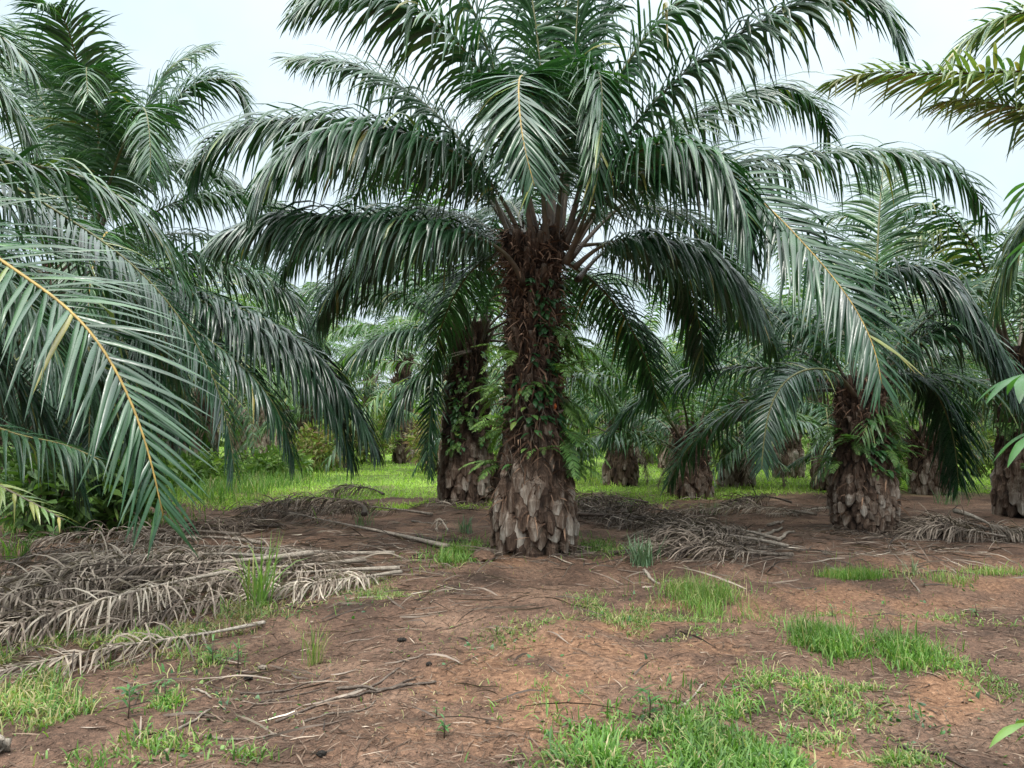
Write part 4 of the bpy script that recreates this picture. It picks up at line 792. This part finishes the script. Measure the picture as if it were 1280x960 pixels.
for pts, lab, kw in [
  ([(560, 680, .03), (490, 664, .05), (420, 650, .06), (355, 637, .12), (300, 630, .1)], 'long dead frond with pale stalk reaching towards the central palm', dict(st=.75, tint=.5, pf=.4, r0=.04)),
  ([(455, 640, .25), (430, 622, .4), (390, 619, .45), (345, 625, .4), (300, 640, .2)], 'brown arched dead frond with leaflets hanging like a comb', dict(st=.15, tint=.45, Lmax=.8, r0=.05, droop=3)),
  ([(480, 615, .1), (455, 606, .3), (430, 606, .3), (410, 612, .1)], 'small dark dead frond before the green cover', dict(st=.1, tint=.25)),
  ([(540, 640, .03), (480, 632, .1), (420, 630, .1), (360, 640, .05)], 'flattened dead frond beside the arched one', dict(st=.6, tint=.4)),
  ([(350, 655, .05), (290, 655, .15), (230, 660, .2), (170, 668, .1)], 'blackened dead frond between the arched one and the heap', dict(st=.1, tint=.12)),
  ([(560, 660, .1), (548, 645, .25), (545, 660, .05)], 'small bleached forked twig of dead frond on bare soil', dict(st=.9, tint=.8, Lmax=.2, n=12, r0=.015))]:
    dead(Z(pts), lab, G2, **kw)
G3 = 'dead fronds right of the central palm'
for pts, lab, kw in [
  ([(985, 680, .10), (950, 672, .18), (900, 664, .32), (850, 660, .36), (810, 672, .2), (790, 690, .05)], 'arched grey dead frond over the front of the right heap', dict(st=.7, tint=.55, droop=2.5)),
  ([(975, 672, .16), (930, 660, .26), (880, 655, .34), (830, 655, .3), (790, 665, .15)], 'dead frond along the top of the right heap', dict(st=.7, tint=.42)),
  ([(990, 690, .05), (940, 688, .12), (890, 682, .2), (840, 682, .15), (790, 688, .05)], 'dark dead frond at the foot of the right heap', dict(st=.5, tint=.25)),
  ([(960, 690, .04), (900, 676, .18), (860, 670, .26), (820, 680, .1)], 'crumpled dead frond inside the right heap', dict(st=.5, tint=.4)),
  ([(725, 625, .25), (760, 640, .2), (800, 650, .15), (850, 655, .1)], 'pale-stalked dead frond lying right behind the central trunk', dict(st=.85, tint=.35)),
  ([(725, 640, .2), (780, 642, .2), (840, 646, .15), (890, 650, .08)], 'black rotting dead frond behind the right heap', dict(st=.05, tint=.08, r0=.05)),
  ([(780, 635, .2), (820, 650, .15), (870, 656, .1), (920, 655, .05)], 'dark straight dead frond crossing behind the right heap', dict(st=.1, tint=.2, r0=.05)),
  ([(810, 625, .15), (770, 618, .35), (730, 622, .35), (700, 632, .2)], 'bristling dead frond on the back heap beside the central trunk', dict(st=.4, tint=.4)),
  ([(850, 640, .1), (800, 630, .25), (750, 632, .25), (715, 640, .1)], 'low brown dead frond of the back heap', dict(st=.4, tint=.3)),
  ([(990, 625, .1), (960, 618, .25), (930, 620, .2), (910, 628, .1)], 'dark dead frond near the mossy slim palm', dict(st=.2, tint=.3)),
  ([(1020, 640, .05), (960, 632, .1), (900, 632, .1), (850, 636, .05)], 'flattened dead frond on the soil in the second row', dict(st=.6, tint=.45)),
  ([(1195, 636, .45), (1220, 644, .38), (1245, 655, .2), (1290, 665, .1)], 'dead frond with a bright bleached stalk at right', dict(st=.82, tint=.5, r0=.05, pf=.5)),
  ([(1240, 660, .1), (1200, 648, .3), (1160, 648, .3), (1125, 660, .1)], 'bristling grey dead frond of the small heap at right', dict(st=.5, tint=.45)),
  ([(1230, 664, .05), (1190, 655, .25), (1150, 655, .22), (1120, 662, .05)], 'dark dead frond of the small heap at right', dict(st=.4, tint=.28)),
  ([(1255, 668, .05), (1215, 660, .2), (1175, 655, .25), (1135, 668, .05)], 'tangled pale dead frond of the small heap at right', dict(st=.6, tint=.6)),
  ([(1060, 632, .03), (1030, 632, .06), (1000, 636, .05), (960, 640, .03)], 'thin bleached dead frond left of the squat palm', dict(st=.9, tint=.6, Lmax=.3)),
  ([(760, 690, .03), (800, 683, .1), (850, 686, .06)], 'blackened stub of frond by the blue-green tuft', dict(st=.05, tint=.1, Lmax=.3, n=30))]:
    dead(Z(pts), lab, G3, **kw)

def tangle(ells, n, label, tint, hmax):
    PP, TT = [], []
    for cx, cy, rx, ry, wt in ells:
        m = int(n * wt); c = gz(cx, cy, hmax * .5); ax = abs(gz(cx + rx, cy, hmax * .5)[0] - c[0]); ay = (gz(cx, cy - ry, hmax * .5)[1] - gz(cx, cy + ry, hmax * .5)[1]) / 2
        q = rng.normal(0, .5, (m, 2)); x = c[0] + q[:, 0] * ax; y = c[1] + q[:, 1] * ay
        top = hmax * np.exp(-(q ** 2).sum(1) * 1.1); PP.append(np.stack([x, y, gh(x, y) + .01 + top * rng.rand(m) ** .6], 1))
    P = np.concatenate(PP); m = len(P); a = rng.normal(.25, 1.0, m) + math.pi * (rng.rand(m) < .5)
    D = nrm(np.stack([np.cos(a), np.sin(a) * .8, rng.normal(0, .28, m)], 1))
    v, f, tt = ribbons(P, D, rng.uniform(.15, .75, m), rng.uniform(.006, .018, m), rng.uniform(.2, 1.6, m), np.stack([-np.sin(a), np.cos(a), rng.normal(0, .7, m)], 1), S=5, floor=lambda X_, Y_: gh(X_, Y_) + .008, kink=np.where(rng.rand(m) < .3, rng.uniform(.3, .8, m), 9), twist=rng.normal(0, 1.4, m), tint=np.clip(rng.normal(tint, .24, m), 0, 1))
    tag(mk('dry_leaflets', v, f, M_dead, None, tt), label, 'dry leaflets', None, 'stuff')
tangle([(80, 730, 130, 34, .45), (230, 715, 130, 28, .4), (380, 705, 90, 16, .15)], 2300, 'tangled loose dry leaflets matting the left heap', .42, .22)
tangle([(890, 672, 70, 12, .6), (820, 650, 80, 8, .4)], 900, 'tangled loose dry leaflets on the heap right of the central palm', .33, .2)
tangle([(1185, 656, 55, 8, 1)], 500, 'tangled loose dry leaflets on the small heap at right', .36, .22)
tangle([(390, 630, 80, 8, .6), (300, 655, 60, 8, .4)], 800, 'loose dry leaflets under the brown arched frond', .36, .2)
tangle([(760, 630, 50, 8, 1)], 500, 'loose dry leaflets of the back heap beside the central trunk', .3, .3)
tangle([(667, 694, 80, 9, .5), (620, 690, 30, 8, .2), (720, 690, 30, 8, .2)], 520, 'crumbled dead leaf scraps round the foot of the central palm', .3, .05)
tangle([(1080, 668, 60, 7, 1)], 320, 'crumbled dead leaf scraps round the foot of the squat palm', .3, .05)
tangle([(583, 634, 60, 6, 1)], 260, 'crumbled dead leaf scraps round the foot of the fern-wrapped palm', .3, .05)
tangle([(450, 690, 200, 40, .7), (900, 690, 200, 30, .7), (560, 760, 240, 60, .14), (1120, 690, 160, 20, .4), (350, 860, 260, 70, .10), (880, 630, 200, 14,   .5)], 750, 'long dead leaflets lying loose across the soil', .36, .03)
def stick(pts, r, label, st=.7, name='stick', cat='stick', kk=7):
    P = [gza(gz(*q)) + np.array([0, 0, r * .7]) for q in pts] if len(pts) > 1 else None
    C = spline(P, 14)[0]; C[:, 2] = gh(C[:, 0], C[:, 1]) + r * .7; b = C[0].copy()
    C = C + rng.normal(0, r * .22, C.shape)
    v, f, tt = tube(C - b, r * np.linspace(1.05, .6, 14) * rng.uniform(.8, 1.15, 14), kk, max(.05, st - .15), flat=.75); o = mk(name, v, f, M_wood, None, tt); o.location = b
    return tag(o, label, cat, 'sticks and stalks on the soil')
for pts, r, lab, st in [
  ([(190, 937), (225, 915), (263, 893)], .011, 'long pale stick slanting in the lower left', .8), ([(255, 926), (300, 924), (346, 921)], .010, 'straight grey stick near the bottom left', .6),
  ([(300, 868), (350, 858), (412, 846)], .009, 'thin brown stick below the yellowing tuft', .45), ([(325, 876), (370, 866), (410, 858)], .007, 'thinner stick beside the brown one', .45),
  ([(345, 900), (420, 870), (480, 850), (500, 832)], .010, 'grey crooked twig in the middle of the soil', .55), ([(420, 862), (480, 858), (545, 848)], .014, 'flat grey split stalk on the soil', .5), ([(430, 868), (490, 856), (520, 845)], .010, 'second grey split stalk beside the flat one', .4),
  ([(380, 905), (430, 892), (470, 870)], .007, 'bent twig left of the small weed', .6), ([(190, 944), (240, 942)], .009, 'short dark stick at the bottom left', .35), ([(805, 712), (818, 720), (832, 728)], .020, 'pale cut stalk below the blue-green tuft', .95),
  ([(1122, 924), (1165, 936), (1212, 954)], .012, 'dark rooted stick in the lower right corner', .2), ([(738, 895), (745, 912), (756, 925)], .004, 'thin straw twig by the lush grass', .8), ([(850, 870), (865, 862), (880, 850)], .008, 'pale forked twig before the hollow', .9),
  ([(1125, 682), (1140, 690), (1155, 694)], .010, 'curled pale twig beyond the track', .8), ([(1150, 738), (1140, 730), (1138, 722)], .010, 'bent straw stalk at the pale wispy tuft', .75), ([(240, 865), (252, 872), (263, 880)], .009, 'short white stick near the leafy weed', .85),
  ([(520, 672), (545, 678), (575, 680)], .03, 'grey slab of stalk left of the central trunk', .35), ([(515, 652), (540, 656), (560, 658)], .02, 'pale stick lying in front of the fern-wrapped palm', .75), ([(560, 690), (575, 700), (600, 706)], .008, 'thin stick by the fresh green clump', .6)]:
    stick(pts, r, lab, st)
for k, (pts, lab) in enumerate([([(955, 690), (975, 678), (993, 668)], 'thick bleached stalk end at the right heap, frontmost'), ([(945, 682), (962, 672), (978, 664)], 'bleached stalk end at the right heap, second'), ([(960, 662), (970, 658), (978, 654)], 'short pale stalk block behind the right heap'), ([(925, 682), (940, 676), (955, 668)], 'flat pale stalk piece at the right heap, leftmost')]):
    stick(pts, .035, lab, .9 - .08 * k, 'cut_stalk', 'cut stalk')
def lump(px, py, r, mat, label, name, cat, tint=.5, flat=.6):
    p = gza(gz(px, py)); import bmesh
    bm = bmesh.new(); bmesh.ops.create_icosphere(bm, subdivisions=3, radius=r)
    for v in bm.verts:
        v.co *= 1 + .5 * (float(fbm(np.array(v.co.x / r * 5 + py), np.array(v.co.y / r * 5 + v.co.z / r * 4), 3)) - .5)
        v.co *= 1 + .45 * (float(fbm(np.array(v.co.x / r * 1.6 + px), np.array(v.co.y / r * 1.6 + v.co.z / r * 1.3), 3)) - .4)
        v.co.z *= flat
    me = bpy.data.meshes.new(name); bm.to_mesh(me); bm.free(); a = me.attributes.new('tint', 'FLOAT', 'POINT'); a.data.foreach_set('value', np.full(len(me.vertices), tint, np.float32)); me.materials.append(mat)
    for q in me.polygons: q.use_smooth = False
    o = link_mesh(name, me); o.location = p + np.array([0, 0, r * flat * .6]); return tag(o, label, cat, 'clods and stones')
lump(310, 849, .028, M_black, 'black clod below the yellowing tuft', 'clod', 'clod'); lump(402, 944, .022, M_black, 'round black clod at the bottom edge', 'clod', 'clod')
lump(502, 801, .032, M_black, 'dark crumbled clod on open soil', 'clod', 'clod', flat=.4); lump(328, 836, .03, M_wood, 'small tan stone near the black clod', 'stone', 'stone', .5); lump(536, 829, .02, M_black, 'tiny dark clod right of the crumbled one', 'clod', 'clod')
lump(605, 703, .14, mg, 'reddish soil mound at the left foot of the central palm', 'soil_mound', 'soil mound', .5, .5)
stick([(-30, 962), (-8, 955), (8, 945)], .055, 'pale wood block cut off by the bottom left corner', .85, 'wood_block', 'wood block')

# litter strewn over the soil
n = 34000; y = 2.9 + 14 * rng.rand(n) ** 1.5; x = (rng.rand(n) * 2 - 1) * (y * .70 + .3)
px, py = ground_px(x, y); bz = np.zeros(n)
for cx, cy, rx, ry, s in BARE: bz = np.maximum(bz, s * np.exp(-((px - cx) / rx) ** 2 - ((py - cy) / ry) ** 2))
keep = (fbm(x, y, 3, .9) + .25 * rng.rand(n) > .5 + .22 * bz); x, y = x[keep], y[keep]; n = len(x)
a = rng.uniform(0, 6.28, n); P = np.stack([x, y, gh(x, y) + .006], 1)
D = np.stack([np.cos(a), np.sin(a), rng.uniform(-.05, .25, n)], 1)
v, f, tt = ribbons(P, nrm(D), rng.uniform(.02, .17, n) * rng.uniform(.4, 1.3, n), rng.uniform(.002, .010, n), rng.uniform(.1, .6, n), np.stack([-np.sin(a), np.cos(a), rng.normal(0, .4, n)], 1), S=3, floor=lambda X_, Y_: gh(X_, Y_) + .005, tint=np.clip(rng.beta(1.4, 2.8, n), 0, 1), twist=rng.normal(0, .8, n))
tag(mk('leaf_litter', v, f, M_litter, None, tt), 'dry shreds of leaf scattered over the soil', 'leaf litter', None, 'stuff')
n = 9000; y = 2.9 + 9 * rng.rand(n) ** 1.4; x = (rng.rand(n) * 2 - 1) * (y * .70 + .3); s = rng.uniform(.002, .008, n) * (1 + 1.2 * (rng.rand(n) < .04))
c = np.stack([x, y, gh(x, y) + s * .3], 1)
dirs = nrm(np.array([[1, 1, .8], [-1, 1, .9], [-1, -1, .8], [1, -1, .9], [1, 1, -.8], [-1, 1, -.8], [-1, -1, -.8], [1, -1, -.8]], float))
V = c[:, None] + dirs[None] * s[:, None, None] * rng.uniform(.6, 1.3, (n, 8, 1))
q = np.array([[0, 1, 2, 3], [7, 6, 5, 4], [0, 4, 5, 1], [1, 5, 6, 2], [2, 6, 7, 3], [3, 7, 4, 0]])
tag(mk('soil_crumbs', V.reshape(-1, 3), (np.arange(n)[:, None, None] * 8 + q[None]).reshape(-1, 4), M_litter, None, np.repeat(np.clip(rng.beta(2.4, 3, n), 0, 1), 8)), 'small crumbs of earth and grit on the soil', 'soil crumbs', None, 'stuff')

# ================================================================== ferns and creepers on the trunks
rng = np.random.RandomState(120)
def fern(p, out_az, size, label, group, nf=6, hang=.5, tint=.5):
    root = thing('fern', label, 'fern', p, 0, group)
    for k in range(nf):
        az = out_az + rng.uniform(-70, 70); e0 = rng.uniform(10, 60) - 40 * hang
        P = arc((0, 0, 0), az, e0, rng.uniform(50, 95), size * rng.uniform(.7, 1.15), 6)
        lf, stl = frond(P, rng, n=26, Lmax=size * .20, W=size * .042, pf=.1, droop=.5, el=(5, 0), alpha=(75, 45), tint=tint, tv=.12, r0=.006, r1=.002, S=3, kink=0, dry=.04, floor=-9, fold=0, st=.3, stk=4)
        o = mk('frond', lf[0], lf[1], M_fern, root, np.clip(lf[2] + rng.uniform(-.1, .15), 0, 1))
        mk('stalk', stl[0], stl[1], M_stalk, o, stl[2])
def onside(base, prof, az, z): r = float(prof(np.array([z]))[0]) * .97; return np.array(base) + np.array([r * math.cos(R(az)), r * math.sin(R(az)), z])
GF = 'ferns growing on palm trunks'
for az, z, s, lab, nf, hg in [
  (175, 1.05, .55, 'lowest fern on the left side of the central trunk', 7, .3), (195, 1.5, .60, 'pale fern sticking out left at mid height of the central trunk', 7, .3), (170, 1.95, .6, 'fern on the left flank of the central trunk above the pale one', 7, .5), (205, 2.4, .55, 'yellowish fern high on the left of the central trunk', 6, .4),
  (345, 2.15, .65, 'fern with long blades reaching right from the central trunk', 6, .1), (10, 1.9, .70, 'hanging fern mass on the right flank of the central trunk', 10, .9), (355, 1.45, .70, 'hanging fern low on the right flank of the central trunk', 10, .9), (20, 2.6, .65, 'fern high on the right flank of the central trunk', 8, .7), (340, 2.75, .5, 'dark fern under the crown at right of the central trunk', 6, .6),
  (265, 2.05, .35, 'small fern on the front of the central trunk', 5, .6), (285, 1.25, .30, 'tiny fern at the front low on the central trunk', 4, .5), (0, 1.1, .55, 'fern at the lower right flank of the central trunk, nearest the ground', 7, .9)]:
    fern(onside(p0, prof, az, z), az, s, lab, GF, nf, hg, tint=.72 if az > 160 and az < 210 else .5)
for az, z, s, lab in [(190, 1.3, .6, 'fern at lower left of the fern-wrapped trunk behind'), (200, 2.1, .6, 'fern at upper left of the fern-wrapped trunk behind'), (270, 1.7, .5, 'fern on the front of the fern-wrapped trunk, mid height'), (300, 2.4, .5, 'fern on the front of the fern-wrapped trunk near its crown'), (340, 1.4, .6, 'fern at lower right of the fern-wrapped trunk behind'), (345, 2.2, .6, 'fern at upper right of the fern-wrapped trunk behind'), (240, 1.1, .4, 'small fern low on the fern-wrapped trunk behind')]:
    fern(onside(q0, prof2, az, z), az, s, lab, GF, 7, .5, .5)
for az, z, s, lab in [(185, 1.45, .5, 'fern on the left of the squat palm, upper tier'), (190, 1.0, .5, 'fern on the left of the squat palm, lower tier'), (350, 1.5, .5, 'fern on the right of the squat palm, upper tier'), (355, 1.1, .55, 'fern on the right of the squat palm, middle tier'), (5, .85, .45, 'fern on the right of the squat palm, lowest'), (280, .85, .22, 'tiny bright fern on the front of the squat palm'), (300, 1.6, .35, 'fern on the front of the squat palm below its crown'), (225, 1.3, .45, 'fern on the front left of the squat palm'), (320, 1.2, .45, 'fern on the front right of the squat palm')]:
    fern(onside(r0_, prof3, az, z), az, s, lab, GF, 7, .5, .5)
yprof = lambda z: np.full(np.shape(z), .36)
fern(onside(y0, yprof, 250, .9), 250, .45, 'fern on the trunk at the far right edge, lower', GF, 7, .5, .45); fern(onside(y0, yprof, 200, 1.6), 200, .5, 'fern on the trunk at the far right edge, upper', GF, 7, .6, .45)

def creeper(base, prof, a0, a1, z0, z1, label, nl=90, size=.10, tint=.2):
    root = thing('creeper', label, 'creeper', base, 0, 'creepers climbing palm trunks')
    st, LP, LA = [], [], []
    for k in range(5):
        u = np.linspace(0, 1, 24); ang = np.radians(np.interp(u, [0, 1], [rng.uniform(a0, a1), rng.uniform(a0, a1)]) + 14 * np.sin(u * 9 + k)); zz = z0 + (z1 - z0) * u
        r = prof(zz) + .07; C = np.stack([r * np.cos(ang), r * np.sin(ang), zz], 1); st.append(tube(C, .007, 5 + 1, .2))
        id_ = rng.randint(2, 24, nl // 5); LP.append(C[id_] + rng.normal(0, .03, (len(id_), 3))); LA.append(ang[id_])
    v, f, tt = merge(st); mk('stem', v, f, M_stalk, root, tt)
    P = np.concatenate(LP); A = np.concatenate(LA) + rng.normal(0, .5, len(P)); n = len(P)
    D = nrm(np.stack([np.cos(A), np.sin(A), rng.uniform(-.7, .3, n)], 1)); sz = size * rng.uniform(.7, 1.4, n)
    v, f, tt = ribbons(P, D, sz * 1.5, sz * .85, rng.uniform(.6, 2.0, n), np.stack([-np.sin(A), np.cos(A), 0 * A], 1), S=5, wt=((0, .15, .35, .7, 1), (.45, .95, 1, .6, .04)), fold=.25, tint=np.clip(tint + rng.normal(0, .18, n), 0, 1))
    mk('leaves', v, f, M_broad, root, tt)
creeper(p0, prof, 262, 350, 1.3, 3.3, 'dark broad-leaved creeper climbing the right front of the central trunk', 190, .068, .0)
creeper(p0, prof, 200, 270, .9, 2.1, 'light-leaved creeper on the left front of the central trunk', 34, .085, .55)
creeper(q0, prof2, 210, 330, .9, 3.0, 'small-leaved creeper over the front of the fern-wrapped trunk behind', 170, .08, .6)
creeper(r0_, prof3, 200, 330, .8, 1.7, 'leafy creeper under the crown of the squat palm', 70, .08, .3)
for az, z, lab in [(238, 1.95, 'orange fruit scrap on the left front of the central trunk'), (318, 1.78, 'orange fruit scrap on the right of the central trunk')]:
    o = lump(600, 700, .030, M_fruit, lab, 'orange_fruit', 'fruit', .5, 1.3); o.location = onside(p0, prof, az, z) + .06 * np.array([math.cos(R(az)), math.sin(R(az)), 0]); o['group'] = 'orange scraps on the trunk'

# ================================================================== broad leaves reaching in at the right edge
def palmate(parent, hub, aim, size, lobes=7, tint=.5, stem_from=None):
    up = np.array([0, 0, 1.0]); aim = nrm(np.asarray(aim, float)); sd2 = nrm(np.cross(aim, up))
    th = np.radians(np.linspace(-105, 105, lobes)); D = nrm(np.cos(th)[:, None] * aim + np.sin(th)[:, None] * sd2 + rng.normal(0, .05, (lobes, 3)))
    Ln = size * (.55 + .45 * np.cos(th / 1.5))
    v, f, tt = ribbons(np.repeat(hub[None], lobes, 0), D, Ln * 1.1, Ln * .25, rng.uniform(.9, 1.9, lobes), np.cross(D, up) + 0 * D, S=8, wt=((0, .1, .3, .5, .8, 1), (.12, .22, .7, 1, .6, .03)), fold=.3, tint=np.clip(tint + rng.normal(0, .1, lobes), 0, 1))
    o = mk('leaf', v, f, M_broad, parent, tt)
    if stem_from is not None:
        v, f, tt = tube(spline([stem_from, (np.asarray(stem_from) + hub) / 2 + np.array([0, 0, .05]), hub], 10)[0], np.linspace(.006, .004, 10), 6, .15); mk('stalk', v, f, M_stalk, o, tt)
SB = gza((2.55, 3.15, 0)); root = thing('broadleaf_shrub', 'broad-leaved shrub reaching in from the right edge with glossy fingered leaves', 'shrub', SB)
C = spline([(0, 0, -.1), (.05, 0, 1.0), (-.02, .03, 2.0), (.05, 0, 2.9)], 16)[0]; v, f, tt = tube(C, np.linspace(.022, .008, 16), 8, .3); mk('stem', v, f, M_stalk, root, tt)
for px, py, d, ax, az_, s, z0 in [(1272, 468, 3.1, (-1, -.2, -.25), 0, .25, 1.75), (1296, 538, 3.0, (-1, -.3, -.2), 0, .26, 1.5), (1290, 225, 3.1, (-.5, -.3, -.8), 0, .26, 2.5), (1300, 290, 3.0, (-.8, -.3, -.6), 0, .24, 2.4), (1345, 420, 3.2, (.4, -.5, -.3), 0, .25, 2.0), (1360, 200, 3.2, (.4, -.4, .2), 0, .25, 2.7), (1380, 600, 3.0, (.6, -.5, -.2), 0, .24, 1.5), (1420, 120, 3.1, (.5, .2, .1), 0, .25, 2.8), (1440, 330, 3.4, (.7, .4, -.2), 0, .26, 2.2), (1350, 660, 3.3, (.1, .7, -.2), 0, .22, 1.3), (1450, 500, 3.0, (.8, -.3, -.2), 0, .24, 1.8), (1390, 60, 3.3, (-.2, .5, .2), 0, .24, 2.85)]:
    palmate(root, at(px + 8, py, d) - SB, ax, s * .82, 7, .3, np.array([.02, 0, z0 - .0]))
SB2 = gza((1.95, 2.45, 0)); root = thing('broadleaf_seedling', 'low yellowish leafy sprig at the bottom right edge', 'seedling', SB2)
v, f, tt = tube(spline([(0, 0, -.05), (.02, 0, .35), (-.02, .02, .75)], 10)[0], np.linspace(.012, .006, 10), 6, .4); mk('stem', v, f, M_stalk, root, tt)
for px, py, d, ax in [(1290, 903, 2.5, (-1, -.2, -.05)), (1310, 920, 2.45, (-.6, -.6, -.4)), (1320, 890, 2.5, (.5, .2, .1))]:
    palmate(root, at(px, py, d) - SB2, ax, .16, 3, .8, np.array([0, 0, .6]))
